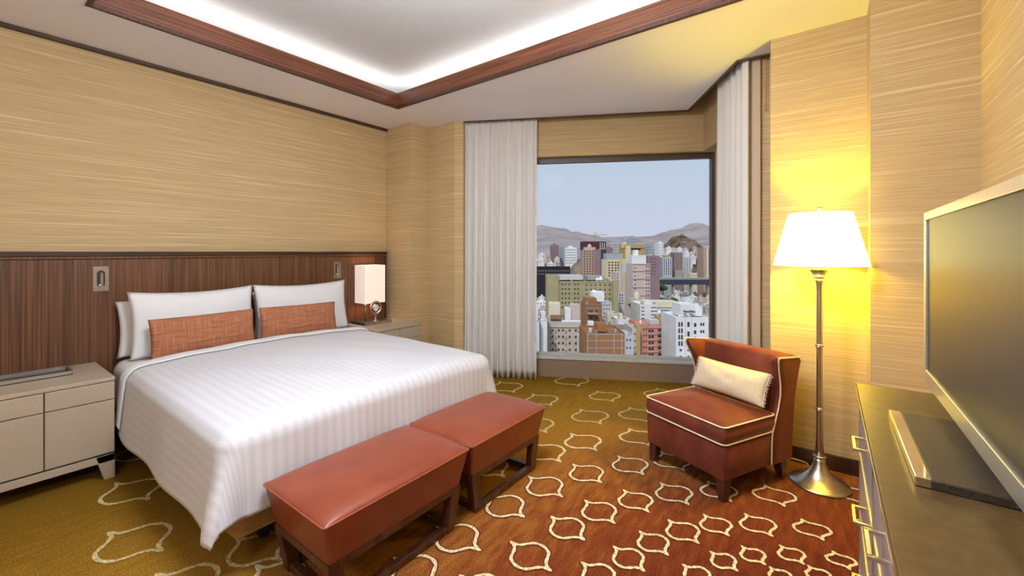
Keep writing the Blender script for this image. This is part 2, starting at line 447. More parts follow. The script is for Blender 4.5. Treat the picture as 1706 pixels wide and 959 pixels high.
# window
fr = MB()
quad(fr, FP(-.36, .08), FP(1.90, .08), NO, .06, 2.372, 2.47)
quad(fr, FP(1.83, .06), FP(1.90, .06), NO, .09, .2, 2.45)
quad(fr, FP(-.36, .08), FP(-.31, .08), NO, .06, .2, 2.45)
win = fr.build('window_1', M['win_frame']); struct(win)
g = MB(); quad(g, FP(-.32, .108), FP(1.84, .108), NO, .006, .24, 2.38); g.build('glass_pane', M['glass'], win)
g = MB(); quad(g, FP(-.36, .09), FP(1.85, .09), NO, .05, .215, .243); g.build('bottom_rail', M['sill'], win)
g = MB(); quad(g, FP(-.34, -.012), FP(1.83, -.012), NO, .115, .195, .22); g.build('window_sill', M['sill'], win, bevel=.004)

# ceiling: soffit with the coffer opening, cove and raised field, curtain pocket
TX0, TX1, TY0, TY1 = .497, 2.70, .10, 3.455
outer = [(XR, YL), (3.095, YL), (3.095, 3.725), (XW, 3.725), (XW, 3.30), tuple(SS), tuple(A), tuple(B), tuple(C), tuple(D), (XW, .309), (XW, -.195), (3.11, -.195), (3.11, YR), (XR, YR)]
hole = [(TX0, TY0), (TX1, TY0), (TX1, TY1), (TX0, TY1)]
bm = bmesh.new()
for loop in (outer, hole):
    vv = [bm.verts.new((x, y, H)) for x, y in loop]
    for i in range(len(vv)): bm.edges.new((vv[i], vv[(i + 1) % len(vv)]))
bmesh.ops.triangle_fill(bm, use_beauty=True, use_dissolve=False, edges=bm.edges[:])
bm.verts.ensure_lookup_table(); bm.verts.index_update()
ce = MB(); ce.add([v.co[:] for v in bm.verts], [tuple(v.index for v in f.verts) for f in bm.faces]); bm.free()
CV = .34; UP = 3.13
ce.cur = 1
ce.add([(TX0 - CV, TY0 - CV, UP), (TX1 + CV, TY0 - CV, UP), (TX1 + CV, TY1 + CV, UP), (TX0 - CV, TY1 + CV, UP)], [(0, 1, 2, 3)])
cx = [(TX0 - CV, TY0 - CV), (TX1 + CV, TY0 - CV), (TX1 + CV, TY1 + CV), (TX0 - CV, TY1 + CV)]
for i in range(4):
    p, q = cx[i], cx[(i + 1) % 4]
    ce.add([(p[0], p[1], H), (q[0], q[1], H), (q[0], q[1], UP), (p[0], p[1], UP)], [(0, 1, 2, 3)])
ce.cur = 0
ce.prism([(3.3, 3.4), tuple(FP(-.9, .2)), tuple(FP(sG + .3, .2)), (3.9, .2), (3.4, .2), (3.45, .6), tuple(B + .02 * NO - .1 * T), tuple(A - .02 * NO)], 3.05, 3.1)
ce.box(XR - .1, 5.4, YR - .1, YL + .1, 3.2, 3.25)
# fine bead round the coffer
for (x0, x1, y0, y1) in ((TX0 - .035, TX1 + .035, TY1 + .027, TY1 + .035), (TX1 + .027, TX1 + .035, TY0, TY1 + .03), (TX0 - .035, TX0 - .027, TY0, TY1 + .03)):
    ce.box(x0, x1, y0, y1, H - .003, H + .01)
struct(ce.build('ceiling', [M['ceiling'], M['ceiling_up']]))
# timber fascia of the coffer
def fascia(name, x0, x1, y0, y1, lip, mat):
    f = MB(); f.box(x0, x1, y0, y1, H + .022, H + .15)
    o = f.build(name, mat); struct(o)
    l = MB(); l.box(*lip, H - .004, H + .024); l.build('lower_lip', M['dark_trim_red'], o)
M['dark_trim_red'] = wood('fascia_lip', (.045, .014, .007), (.10, .034, .017), (60, 60, 60), rough=.45)
fascia('trim_1', TX0 - .02, TX1 + .02, TY1, TY1 + .02, (TX0 - .02, TX1 + .02, TY1 - .006, TY1 + .02), M['fascia_x'])
fascia('trim_2', TX1, TX1 + .02, TY0 - .02, TY1, (TX1 - .006, TX1 + .02, TY0 - .02, TY1), M['fascia_y'])
fascia('trim_3', TX0 - .02, TX0, TY0 - .02, TY1, (TX0 - .02, TX0 + .006, TY0 - .02, TY1), M['fascia_y'])
fascia('trim_4', TX0, TX1, TY0 - .02, TY0, (TX0, TX1, TY0 - .02, TY0 + .006), M['fascia_x'])
t = MB(); t.box(XR, 3.095, YL - .045, YL, H - .023, H - .001); struct(t.build('trim_5', M['dark_trim']))
t = MB()
for p, q, nn in ((SS, A, NO), (A, B, NO), (B, C, MO), (C, D, Vector((1, 0)))):
    quad(t, p, q, nn, .012, H - .014, H + .10)
struct(t.build('trim_6', M['dark_trim']))
# baseboards
b = MB(); b.box(XW - .016, XW, -.195, .309, 0, .10); b.box(3.094, 3.11, YR, -.195, 0, .10); struct(b.build('baseboard_window_side', M['baseboard'], bevel=.004))
b = MB(); b.box(XR, 3.095, YL - .016, YL, 0, .10); struct(b.build('baseboard_left', M['baseboard'], bevel=.004))
b = MB(); b.box(XR, 3.09, YR, YR + .016, 0, .10); struct(b.build('baseboard_right', M['baseboard'], bevel=.004))
b = MB(); b.box(3.079, 3.095, 3.725, YL, 0, .10); b.box(XW - .016, XW, 3.30, 3.72, 0, .10); struct(b.build('baseboard_back', M['baseboard'], bevel=.004))
# ------------------------------------------------------------------ drapes
def path_at(pts, s):
    d = 0
    for p, q in zip(pts, pts[1:]):
        l = (q - p).length
        if s <= d + l or q is pts[-1]:
            t = (s - d) / l; dr = (q - p).normalized()
            return p + (q - p) * t, Vector((-dr.y, dr.x))
        d += l
def plen(pts): return sum((q - p).length for p, q in zip(pts, pts[1:]))

def drape(name, pts, mat, z0, z1, pleats, amp, parent, flare=None, seed=0):
    rnd = random.Random(seed); Lp = plen(pts)
    ph = [rnd.uniform(-.5, .5) for _ in range(9)]
    NS = max(24, pleats * 12); NZ = 30
    def fn(a, b):
        s = a * Lp; p, n = path_at(pts, min(s, Lp - 1e-5))
        z = z0 + (z1 - z0) * b
        gather = .45 + .55 * (1 - b) ** .7
        w = math.sin(2 * PI * pleats * a + ph[0] + .9 * math.sin(5.1 * a + ph[1]) + .5 * math.sin(11 * a + ph[2] + b * .8))
        w = math.copysign(abs(w) ** .75, w)
        w2 = math.sin(2 * PI * pleats * 2.3 * a + ph[3] + b * 1.5) * .25
        off = amp * gather * (w + w2)
        q = p + n * off
        if flare: q = q + flare * (1 - b) ** 1.6
        return (q.x, q.y, z)
    return MB().grid(fn, NS, NZ).build(name, mat, parent, smooth=True, solid=.004)

cl = thing('curtain', 'long pleated ivory drape at the left edge of the window beside the bed', 'curtain', (0, 0, 0), group='window drapes')
pl = [A + .045 * NO - .83 * T, A + .075 * NO - .70 * T, A + .075 * NO - .004 * T]
drape('drape_cloth', pl, M['curtain'], .008, 2.95, 14, .032, cl, flare=-.05 * NO, seed=3)
cr = thing('curtain', 'ivory drape gathered in the window corner behind the rust velvet chair', 'curtain', (0, 0, 0), group='window drapes')
pr = [B + .09 * MO + .50 * RT, C + .09 * MO, C + Vector((.085, -.02)), Vector((3.632, .49))]
drape('drape_cloth', pr, M['curtain'], .008, 2.95, 6, .030, cr, seed=5)
pb = [Vector((3.640, .487)), Vector((3.632, .398))]
drape('plain_return', pb, M['curtain_back'], .008, 2.95, 1, .004, cr, seed=6)['label'] = 'flat beige lining edge'

# ------------------------------------------------------------------ headboard
HX0, HX1, HY = .03, 3.03, 4.085
hb = thing('headboard', 'wide dark-veneered wooden headboard panel with a darker top rail behind the bed', 'headboard', (1.53, YL, 0))
def loc(o, p): o.location = p; return o
def rel(mb, root): 
    r = root.location
    mb.v = [(x - r.x, y - r.y, z - r.z) for x, y, z in mb.v]; return mb
m = MB(); m.box(HX0, HX1 - .02, HY, YL - .017, .11, 1.325); rel(m, hb).build('panel', M['headboard'], hb)
m = MB(); m.box(HX0 - .005, HX1 + .005, HY - .014, YL, 1.348, 1.381); rel(m, hb).build('top_rail', M['headboard_cap'], hb, bevel=.003)
m = MB(); m.box(HX0, HX1 - .01, HY - .004, YL, 1.331, 1.348); rel(m, hb).build('upper_strip', M['headboard'], hb)
m = MB(); m.box(HX0, HX1 - .015, HY + .008, YL, 1.324, 1.332); rel(m, hb).build('groove', M['groove'], hb)
m = MB(); m.box(HX1 - .022, HX1, HY - .006, YL, .0, 1.331); rel(m, hb).build('end_stile', M['headboard_cap'], hb, bevel=.003)
m = MB(); m.box(HX0, HX1 - .02, HY + .004, YL - .017, 0, .11); rel(m, hb).build('plinth', M['headboard_cap'], hb)

def reading_light(x, label):
    t = thing('reading_light', label, 'reading light', (x, HY - .002, 1.19), group='reading lights in the headboard')
    W, Hh = .040, .087
    p = MB()
    # plate with an oblong opening
    out = rrect(W, Hh, .003, 0, 6); inn = rrect(.021, .058, .0205, 0, 6)
    tr = lambda P, y: [(x_, y, z_) for x_, z_, _ in P]
    p.loft([tr(out, 0), tr(out, -.006), tr(inn, -.006), tr(inn, -.001)], True, False)
    p.build('plate', M['steel'], t)
    r = MB(); r.loft([tr(rrect(.0205, .0575, .02, 0, 6), -.0012), tr(rrect(.0205, .0575, .02, 0, 6), -.0018)]); r.build('recess', M['groove'], t)
    a = MB(); a.loft([tr(rrect(.0075, .045, .007, 0, 5, (.004, 0)), -.002), tr(rrect(.0075, .045, .007, 0, 5, (.004, 0)), -.013), tr(rrect(.0045, .042, .004, 0, 5, (.004, 0)), -.016)])
    a.build('light_arm', M['chrome'], t, smooth=False)
    hd = MB(); hd.lathe([(.004, 0), (.013, .001), (.0135, .007), (.010, .010)], 20); o = hd.build('lamp_head', M['chrome'], t, smooth=True)
    o.rotation_euler = (PI / 2, 0, 0); o.location = (0, -.003, -.045)
    return t
reading_light(.640, 'brushed metal reading light set in the headboard between the left nightstand and the left pillows')
reading_light(2.420, 'brushed metal reading light set in the headboard next to the glowing box lamp')

# ------------------------------------------------------------------ bed
BX, HWD = 1.54, .845
bed = thing('bed', 'king-size bed with white mattress and tan divan base against the wooden headboard', 'bed', (BX, 3.0, 0))
m = MB(); m.loft([rrect(.80, 1.01, .05, z, 6, (BX, 3.055)) for z in (.13, .30)]); rel(m, bed).build('divan_base', M['tan'], bed, bevel=.006)
mt = MB(); mc = (BX, 3.05)
mt.loft([rrect(.79, .99, .07, .30, 8, mc), rrect(.815, 1.012, .08, .33, 8, mc), rrect(.82, 1.016, .085, .44, 8, mc), rrect(.815, 1.012, .085, .56, 8, mc), rrect(.79, .99, .09, .592, 8, mc), rrect(.74, .94, .10, .605, 8, mc)])
rel(mt, bed).build('mattress', M['sheet'], bed, smooth=True)
for sx in (-.62, .62):
    for y in (2.20, 3.95):
        l = MB(); l.lathe([(.022, 0), (.030, .02), (.034, .13)], 20, (BX + sx, y)); rel(l, bed).build('leg', M['black'], bed, smooth=True)

HEAD, FOOT = 3.60, 2.060
def duv(a, b, off=0.0, hem=True):
    """a: metres across from the middle, b: metres from the head end"""
    hw = HWD - .06; hl = HEAD - FOOT; r = .085 + off
    ea = max(abs(a) - hw, 0); eb = max(b - hl, 0)
    e = (ea ** 12 + eb ** 12) ** (1 / 12)
    if e < r * PI / 2: hz = r * math.sin(e / r); dr = r * (1 - math.cos(e / r))
    else: dr = r + (e - r * PI / 2); hz = r
    fl = max(0, dr - r)
    nrm = math.hypot(ea, eb) or 1
    ux, uy = ea / nrm, eb / nrm
    ang = math.atan2(eb, ea)
    corner = math.sin(2 * ang) if ea > 0 and eb > 0 else 0
    sg = 1 if a >= 0 else -1
    wav = .010 * math.sin(b * 9.0 + sg) * (1 if ea > 0 else 0) + .011 * math.sin(a * 15.0) * (1 if eb > 0 else 0)
    gath = .055 * corner * math.cos(ang * 4 - PI)*.5 + .05 * corner
    k = min(1, fl / .35)
    hz2 = hz + fl * (.10 if ea > eb else .045) + (wav + gath) * k
    x = sg * (min(abs(a), hw) + hz2 * ux); y = HEAD - min(b, hl) - hz2 * uy
    crown = .036 * (1 - (min(abs(a), hw) / hw) ** 2) * (1 - max(0, min(b, hl) / hl - .45) ** 2 * 1.8)
    crown *= max(0, min(1, (b + .10) / .10))
    rip = .004 * math.sin(a * 7 + b * 3) * math.sin(b * 5.2 - a * 2) + .002 * math.sin(a * 19 - b * 11)
    z = .634 + off + crown - dr + rip * (1 if e == 0 else .3)
    z -= .012 * max(0, min(1, b / 1.55)) ** 3
    return (BX + x, y, z)
LA = HWD - .06 + .085 * PI / 2 + .318; LB = HEAD - FOOT + .085 * PI / 2 + .275
du = MB(); NU, NV = 150, 130
du.grid(lambda u, v: duv((u * 2 - 1) * LA, v * LB), NU, NV)
dv = thing('duvet', 'white satin-striped duvet spread over the bed and hanging down its sides', 'duvet', (BX, 3.0, .6))
rel(du, dv); dc = du.build('duvet_cover', M['duvet'], dv, smooth=True, solid=.014)
uvl = dc.data.uv_layers.new(name='UVMap')
for p in dc.data.polygons:
    for li in p.loop_indices:
        vi = dc.data.loops[li].vertex_index
        i, j = vi % (NU + 1), vi // (NU + 1)
        uvl.data[li].uv = ((i / NU * 2 - 1) * LA, j / NV * LB)
# turned-back band at the head end
def band(u, v):
    a = (u * 2 - 1) * (LA - .03)
    th = v * 2 * PI
    b0 = .052; 
    b = b0 + .060 * math.cos(th)
    off = .017 + .012 * math.sin(th)
    return duv(a, b, off)
bd = MB(); bd.grid(band, 140, 18); rel(bd, dv); bd.build('turned_band', M['white'], dv, smooth=True)
# sheet fold tucked under the band
sh = MB(); sh.grid(lambda u, v: duv((u * 2 - 1) * (LA - .14), -.37 + v * .44, -.0165), 120, 8); rel(sh, bed); sh.build('top_sheet', M['sheet'], bed, smooth=True, solid=.006)

# ------------------------------------------------------------------ pillows
def pillow_mesh(name, w, h, t, mat, parent=None, seed=0, pinch=.05, nx=36, ny=22, sag=.0):
    rnd = random.Random(seed); ph = [rnd.uniform(0, 6) for _ in range(6)]
    m = MB()
    def side(sg):
        def fn(u, v):
            x = u * 2 - 1; y = v * 2 - 1
            px = x * (1 - pinch * (1 - y * y)); py = y * (1 - pinch * 1.2 * (1 - x * x))
            th = (max(0, 1 - abs(x) ** 2.6) ** .62) * (max(0, 1 - abs(y) ** 2.4) ** .62)
            wr = .035 * math.sin(4 * x + ph[0] + 3 * y) * math.sin(3 * y + ph[1]) + .02 * math.sin(9 * x + ph[2]) * math.sin(6 * y + ph[3])
            zz = py * h / 2
            zz += sag * h * (x * x - .35) * (.5 + .5 * y)
            return (px * w / 2, sg * t / 2 * th * (1 + wr * 1.6), zz)
        return fn
    m.grid(side(-1), nx, ny)
    n0 = len(m.f)
    m.grid(side(1), nx, ny)
    for i in range(n0, len(m.f)): m.f[i] = m.f[i][::-1]
    o = m.build(name, mat, parent, smooth=True)
    bm = bmesh.new(); bm.from_mesh(o.data); bmesh.ops.remove_doubles(bm, verts=bm.verts, dist=1e-4); bm.to_mesh(o.data); bm.free()
    o.data.polygons.foreach_set('use_smooth', [True] * len(o.data.polygons))
    return o
def place(o, x, y, z, h, tilt, roll=0, yaw=0):
    """stand a pillow of height h on z with its face tilted back"""
    o.rotation_euler = (-math.radians(tilt), math.radians(roll), math.radians(yaw))
    o.location = (x, y, z + h / 2 * math.cos(math.radians(tilt)))
PB = 'white pillows along the headboard'
for (x, y, lab, sd) in ((1.125, 4.005, 'white pillow at the very back, half hidden behind the left white pillow', 1), (2.005, 4.005, 'white pillow at the very back, hidden behind the right white pillow', 2)):
    o = pillow_mesh('pillow', .84, .40, .11, M['white'], seed=sd); place(o, x, y, .628, .40, 6); tag(o, lab, 'pillow', PB)
for (x, y, lab, sd, hh) in ((1.143, 3.865, 'large white pillow leaning behind the left rust cushion', 3, .465), (1.972, 3.865, 'large white pillow leaning behind the right rust cushion', 4, .465)):
    o = pillow_mesh('pillow', .80 if x < 1.5 else .85, hh, .15, M['white'], seed=sd, sag=.03); place(o, x, y, .630, hh, 9); tag(o, lab, 'pillow', PB)
for (x, y, lab, sd) in ((1.150, 3.70, 'rust woven lumbar cushion on the left half of the bed', 5), (1.850, 3.70, 'rust woven lumbar cushion on the window half of the bed', 6)):
    o = pillow_mesh('cushion', .665, .28, .10, M['orange'], seed=sd, pinch=.03); place(o, x, y, .640, .28, 10, roll=(-.6 if x < 1.5 else .8)); tag(o, lab, 'cushion', 'rust lumbar cushions')

# ------------------------------------------------------------------ nightstands
def nightstand(x0, x1, label):
    xc = (x0 + x1) / 2; y0, y1 = 3.50, 4.075
    t = thing('nightstand', label, 'nightstand', (xc, (y0 + y1) / 2, 0), group='nightstands beside the bed')
    W = (x1 - x0) / 2; Dp = (y1 - y0) / 2
    m = MB(); m.box(-W, W, -Dp + .018, Dp, .15, .592); m.build('case', M['taupe'], t, bevel=.003)
    m = MB(); m.box(-W, W, -Dp, Dp, .592, .615); m.build('top', M['taupe'], t, bevel=.003)
    for sx in (-1, 1):
        a, b = (.003, W - .002) if sx > 0 else (-W + .002, -.003)
        m = MB(); m.box(a, b, -Dp, -Dp + .018, .482, .588); m.build('drawer', M['taupe'], t, bevel=.002)
        m = MB(); m.box(a, b, -Dp, -Dp + .018, .158, .477); m.build('door', M['taupe'], t, bevel=.002)
    m = MB(); m.box(-W + .01, W - .01, -Dp + .012, Dp - .01, .146, .152); m.build('shadow_gap', M['groove'], t)
    m = MB(); m.box(-W, W, -Dp, -Dp + .03, .105, .147); m.build('apron', M['taupe'], t, bevel=.002)
    for sx in (-1, 1):
        for sy in (-1, 1):
            l = MB(); e = sx * W; f = sy * Dp
            def ring(k, z): return [(e, f, z), (e - sx * k, f, z), (e - sx * k, f - sy * k, z), (e, f - sy * k, z)]
            l.loft([ring(.048, 0), ring(.085, .147)] if sx * sy > 0 else [ring(.048, 0)[::-1], ring(.085, .147)[::-1]])
            l.build('leg', M['taupe'], t, bevel=.002)
    return t
nightstand(.027, .612, 'taupe nightstand at the left edge of the picture, by the bed')
nightstand(2.475, 3.060, 'taupe nightstand in the corner under the glowing box lamp')

# ------------------------------------------------------------------ bedside lamp
lp = thing('table_lamp', 'bedside lamp with a glowing square box shade and a metal ring base', 'lamp', (2.73, 3.925, .615))
m = MB(); m.box(-.165, .165, -.115, .13, 0, .024); m.build('plinth', M['black'], lp, bevel=.002)
m = MB(); m.box(-.165, .165, -.121, -.115, 0, .028); m.build('plinth_edge', M['steel'], lp)
m = MB(); m.lathe([(.008, .024), (.008, .25)], 16, (-.07, .02)); m.build('stem', M['steel'], lp, smooth=True)
m = MB(); m.lathe([(.014, .17), (.017, .175), (.017, .215), (.011, .222)], 20, (-.07, .02)); m.build('bulb_socket', M['steel'], lp, smooth=True)
m = MB(); m.lathe([(.028, .024), (.024, .032), (.006, .036), (.0055, .10)], 20, (-.005, -.075)); m.build('ring_foot', M['steel'], lp, smooth=True)
m = MB(); m.tube([(-.005 + .064 * math.cos(a), -.075, .168 + .064 * math.sin(a)) for a in [2 * PI * i / 48 for i in range(48)]], .0095, 10, closed=True); m.build('ring', M['steel'], lp, smooth=True)
m = MB(); m.lathe([(.0, -.008), (.034, -.008), (.037, -.004), (.037, .004), (.034, .008), (0, .008)], 32, cap0=False, cap1=False); o = m.build('disc', M['mirror'], lp, smooth=False); o.rotation_euler = (PI / 2, 0, 0); o.location = (-.005, -.075, .168)
for sx in (-1, 1):
    m = MB(); m.tube([(-.005 + sx * .036, -.075, .168), (-.005 + sx * .058, -.075, .168)], .006, 10); m.build('spoke', M['steel'], lp, smooth=True)
sh = MB()
x0, x1, y0, y1, z0, z1 = -.125, .125, -.060, .125, .217, .620
def hollow(mb, x0, x1, y0, y1, z0, z1, th):
    O = lambda z: [(x0, y0, z), (x1, y0, z), (x1, y1, z), (x0, y1, z)]
    I = lambda z: [(x0 + th, y0 + th, z), (x1 - th, y0 + th, z), (x1 - th, y1 - th, z), (x0 + th, y1 - th, z)]
    mb.loft([O(z0), O(z1), I(z1), I(z0), O(z0)], False, False)
hollow(sh, x0, x1, y0, y1, z0, z1, .004)
sh.build('lamp_shade', M['shade_box'], lp)
m = MB(); m.tube([(-.07, .02, .25), (-.07, .02, .30)], .02, 12); m.build('bulb', M['shade_box'], lp, smooth=True)

# small tray on the left nightstand, only its end shows
tr = thing('tray', 'small dark tray with a metal rim on the left nightstand, cut by the picture edge', 'tray', (.30, 3.86, .615))
m = MB(); m.loft([rrect(.165, .10, .01, 0), rrect(.165, .10, .01, .006)]); m.build('base', M['black'], tr)
m = MB(); r0, r1 = rrect(.165, .10, .01, 0), rrect(.158, .093, .006, 0)
zz = lambda P, z: [(x, y, z) for x, y, _ in P]
m.loft([zz(r0, .006), zz(r0, .026), zz(r1, .026), zz(r1, .006)], False, False); m.build('rim', M['steel'], tr)

# ------------------------------------------------------------------ benches
def bench(x0, x1, label):
    y0, y1 = 1.445, 1.935
    xc, yc = (x0 + x1) / 2, (y0 + y1) / 2; W, Dp = (x1 - x0) / 2, (y1 - y0) / 2
    t = thing('bench', label, 'bench', (xc, yc, 0), group='leather benches at the foot of the bed')
    c = MB()
    rings = [rrect(W - .040, Dp - .035, .012, .212), rrect(W - .036, Dp - .031, .016, .220), rrect(W - .004, Dp - .003, .014, .376), rrect(W, Dp, .014, .384)]
    c.loft(rings, True, False)
    def top(u, v):
        x, y = u * 2 - 1, v * 2 - 1
        x = math.sin(x * PI / 2); y = math.sin(y * PI / 2)
        return (x * (W - .001), y * (Dp - .001), .383 + .040 * (max(0, 1 - abs(x) ** 7) * max(0, 1 - abs(y) ** 5)) ** .5 * (1 - .12 * x * x - .12 * y * y))
    c.grid(top, 60, 44)
    c.build('cushion', M['leather'], t, smooth=True, bevel=0)
    for o in t.children: o.data.set_sharp_from_angle(angle=.7)
    p = MB(); p.tube(rrect(W, Dp, .014, .3835), .0036, 6, closed=True); p.build('seam', M['leather_seam'], t, smooth=True)
    fw, fd = W - .036, Dp - .032
    for sy in (-1, 1):
        r = MB(); r.box(-fw, fw, sy * fd - (.03 if sy > 0 else 0), sy * fd + (.03 if sy < 0 else 0), .182, .213); r.build('top_rail', M['bench_wood'], t, bevel=.002)
        r = MB(); r.box(-fw + .036, fw - .036, sy * (fd - .008) - (.034 if sy > 0 else 0), sy * (fd - .008) + (.034 if sy < 0 else 0), 0, .034); r.build('runner', M['bench_wood'], t, bevel=.003)
    for sx in (-1, 1):
        r = MB(); r.box(sx * fw - (.03 if sx > 0 else 0), sx * fw + (.03 if sx < 0 else 0), -fd + .03, fd - .03, .182, .213); r.build('side_rail', M['bench_wood'], t, bevel=.002)
        r = MB(); r.box(sx * (fw - .040) - (.034 if sx > 0 else 0), sx * (fw - .040) + (.034 if sx < 0 else 0), -fd + .04, fd - .04, .002, .032); r.build('side_runner', M['bench_wood'], t, bevel=.003)
        for sy in (-1, 1):
            l = MB(); rg = []
            for q, z in ((0, .213), (.08, .17), (.35, .12), (.75, .05), (1, 0)):
                ox = fw - .036 * q; oy = fd - .006 * q; wx = .062 - .014 * q; wy = .050 - .008 * q
                pts = [(sx * ox, sy * oy, z), (sx * (ox - wx), sy * oy, z), (sx * (ox - wx), sy * (oy - wy), z), (sx * ox, sy * (oy - wy), z)]
                rg.append(pts if sx * sy < 0 else pts[::-1])
            l.loft(rg); l.build('leg', M['bench_wood'], t, bevel=.002)
    return t
bench(1.592, 2.300, 'red leather bench at the window-side half of the bed foot')
bench(.805, 1.578, 'red leather bench at the near half of the bed foot, cut by the picture bottom')

# ------------------------------------------------------------------ slipper chair
ang = math.atan2(-.90, -.436)
ch = thing('slipper_chair', 'rust velvet wing-back slipper chair with cream piping beside the floor lamp', 'chair', (2.927, .572, 0), ang)
W = .290; FY, BY = -.305, .305
b = MB(); b.loft([rrect(W - .010, .300, .016, .125, 5, (0, 0)), rrect(W - .004, .304, .018, .145, 5), rrect(W, .306, .018, .30, 5), rrect(W - .004, .303, .018, .308, 5)])
b.build('seat_base', M['velvet'], ch, smooth=True); ch.children[0].data.set_sharp_from_angle(angle=1.0)
# seat cushion
def cush(hx, hy, cy, z0, z1, r, dome):
    m = MB(); zm = (z0 + z1) / 2; c = (0, cy)
    R = [rrect(hx * .5, hy * .5, r * .5, z0 + .001, 6, c), rrect(hx - .020, hy - .020, r, z0, 6, c), rrect(hx - .005, hy - .005, r, z0 + .012, 6, c), rrect(hx + .004, hy + .004, r, zm, 6, c), rrect(hx - .005, hy - .005, r, z1 - .012, 6, c), rrect(hx - .018, hy - .018, r, z1, 6, c)]
    for q in (.15, .35, .6, .85, .97):
        R.append(rrect((hx - .018) * (1 - q), (hy - .018) * (1 - q), r * (1 - q) + .001, z1 + dome * (1 - (1 - q) ** 2.4), 6, c))
    return m.loft(R)
cm = cush(W + .004, .236, -.078, .310, .424, .03, .030); cm.build('seat_cushion', M['velvet'], ch, smooth=True)
for z, hx, hy in ((.415, W - .003, .229), (.320, W - .003, .229)):
    p = MB(); p.tube([(x, y, z + (.004 if y < -.2 else 0)) for x, y, _ in rrect(hx + .004, hy + .004, .03, 0, 6, (0, -.078))], .0048, 8, closed=True); p.build('cushion_piping', M['cream_piping'], ch, smooth=True)
# back
bk = MB(); rings = []
def yb(z):  # rear face and front face of the back panel
    q = (z - .125) / .62
    return BY - .002 + .062 * q ** 1.5, .165 + .085 * max(0, (z - .40) / .35)
for z in (.125, .2, .3, .4, .5, .6, .68, .72, .738, .746):
    r_, f_ = yb(z); ins = 0 if z < .72 else (.006 if z < .74 else .018)
    xw = W - .004 + .012 * ((z - .125) / .62) ** 2 - ins
    rings.append([(-xw, f_ + ins, z), (0, f_ + ins + .012, z), (xw, f_ + ins, z), (xw, r_ - ins, z), (0, r_ - ins + .012, z), (-xw, r_ - ins, z)][::1])
bk.loft(rings); bk.build('backrest', M['velvet'], ch, smooth=True); ch.children[-1].data.set_sharp_from_angle(angle=.8)
# wings
def front_y(z):
    tb = [(.125, .098), (.25, .100), (.31, .105), (.38, .135), (.45, .165), (.52, .178), (.58, .172), (.64, .152), (.70, .125), (.745, .108), (.765, .106)]
    for (a, p), (c, q) in zip(tb, tb[1:]):
        if z <= c: return p + (q - p) * (z - a) / (c - a)
    return tb[-1][1]
def wx(z, y): # outer face, flaring outward near the top front
    k = max(0, (z - .42) / .34)
    return W + .006 + .020 * k ** 1.6 + .018 * k ** 2 * max(0, (.30 - y) / .2)
zs = [.125, .18, .25, .31, .35, .40, .45, .50, .55, .60, .65, .70, .735, .752, .762]
for sx in (-1, 1):
    wg = MB(); rings = []
    for z in zs:
        f = front_y(z); r_ = yb(min(z, .746))[0] + .006
        top = .765 - .030 * 0
        zf = lambda y: z - (0.026 * max(0, (y - f) / (r_ - f)) * max(0, (z - .55) / .21))
        th = .052 if z > .30 else .03
        ins = 0 if z < .74 else (z - .74) * .55
        pts = []
        for q in (0, .08, .35, .7, 1):
            y = f + (r_ - f) * q
            e = ins + (.010 if q == 0 else 0)
            pts.append((sx * (wx(z, y) - e), y + (ins if q == 0 else -ins if q == 1 else 0), zf(y)))
        for q in (1, .7, .35, .08, 0):
            y = f + (r_ - f) * q
            e = ins + (.010 if q == 0 else 0)
            pts.append((sx * (wx(z, y) - th + e), y + (ins if q == 0 else -ins if q == 1 else 0), zf(y)))
        rings.append(pts if sx > 0 else pts[::-1])
    wg.loft(rings); o = wg.build('wing', M['velvet'], ch, smooth=True); o.data.set_sharp_from_angle(angle=1.0)
    pts = [(sx * (wx(z, front_y(z)) - .001), front_y(z) + .007, z) for z in [.128 + i * (.63 / 40) for i in range(41)]]
    r_ = yb(.746)[0]
    f = front_y(.76)
    pts += [(sx * (wx(.76, f + (r_ - f) * q) - .003), f + .007 + (r_ - f) * q, .760 - .026 * q) for q in (.1, .3, .5, .7, .9, 1.0)]
    p = MB(); p.tube(pts, .0046, 8); p.build('wing_piping', M['cream_piping'], ch, smooth=True)
for sx in (-1, 1):
    for sy in (-1, 1):
        l = MB(); cx_, cy_ = sx * (W - .042), sy * .258
        def ring(k, z, dx, dy): return [(cx_ + dx + a * k, cy_ + dy + c * k, z) for a, c in ((-1, -1), (1, -1), (1, 1), (-1, 1))]
        l.loft([ring(.019, 0, sx * .006, sy * .012), ring(.031, .130, 0, 0)]); l.build('leg', M['chair_leg'], ch, bevel=.003)
pc = pillow_mesh('cushion', .50, .205, .11, M['cream'], seed=9, pinch=.05, nx=40)
tag(pc, 'cream lumbar cushion leaning in the rust velvet chair', 'cushion')
pc.rotation_euler = (-math.radians(24), 0, ang)
pv = Matrix.Rotation(ang, 3, 'Z') @ Vector((.030, .088, 0)); pc.location = (2.927 + pv.x, .572 + pv.y, .560)
rnd = random.Random(4)
for sx in (-1, 1):
    fm = MB()
    fm.tube([(sx * (.25 * (1 - .05 * (1 - (z / .1025) ** 2)) - .001), 0, z) for z in [(-.5 + k / 20) * .196 for k in range(21)]], .0028, 6)
    for i in range(26):
        z = (-.5 + (i + .5) / 26) * .19; xx = sx * .25 * (1 - .05 * (1 - (z / .1025) ** 2)) 
        fm.tube([(xx - sx * .004, 0, z), (xx + sx * .007, rnd.uniform(-.003, .003), z + rnd.uniform(-.003, .003)), (xx + sx * .014, rnd.uniform(-.005, .005), z + rnd.uniform(-.006, .004))], .0016, 4)
    fm.build('fringe', M['cream_piping'], pc)

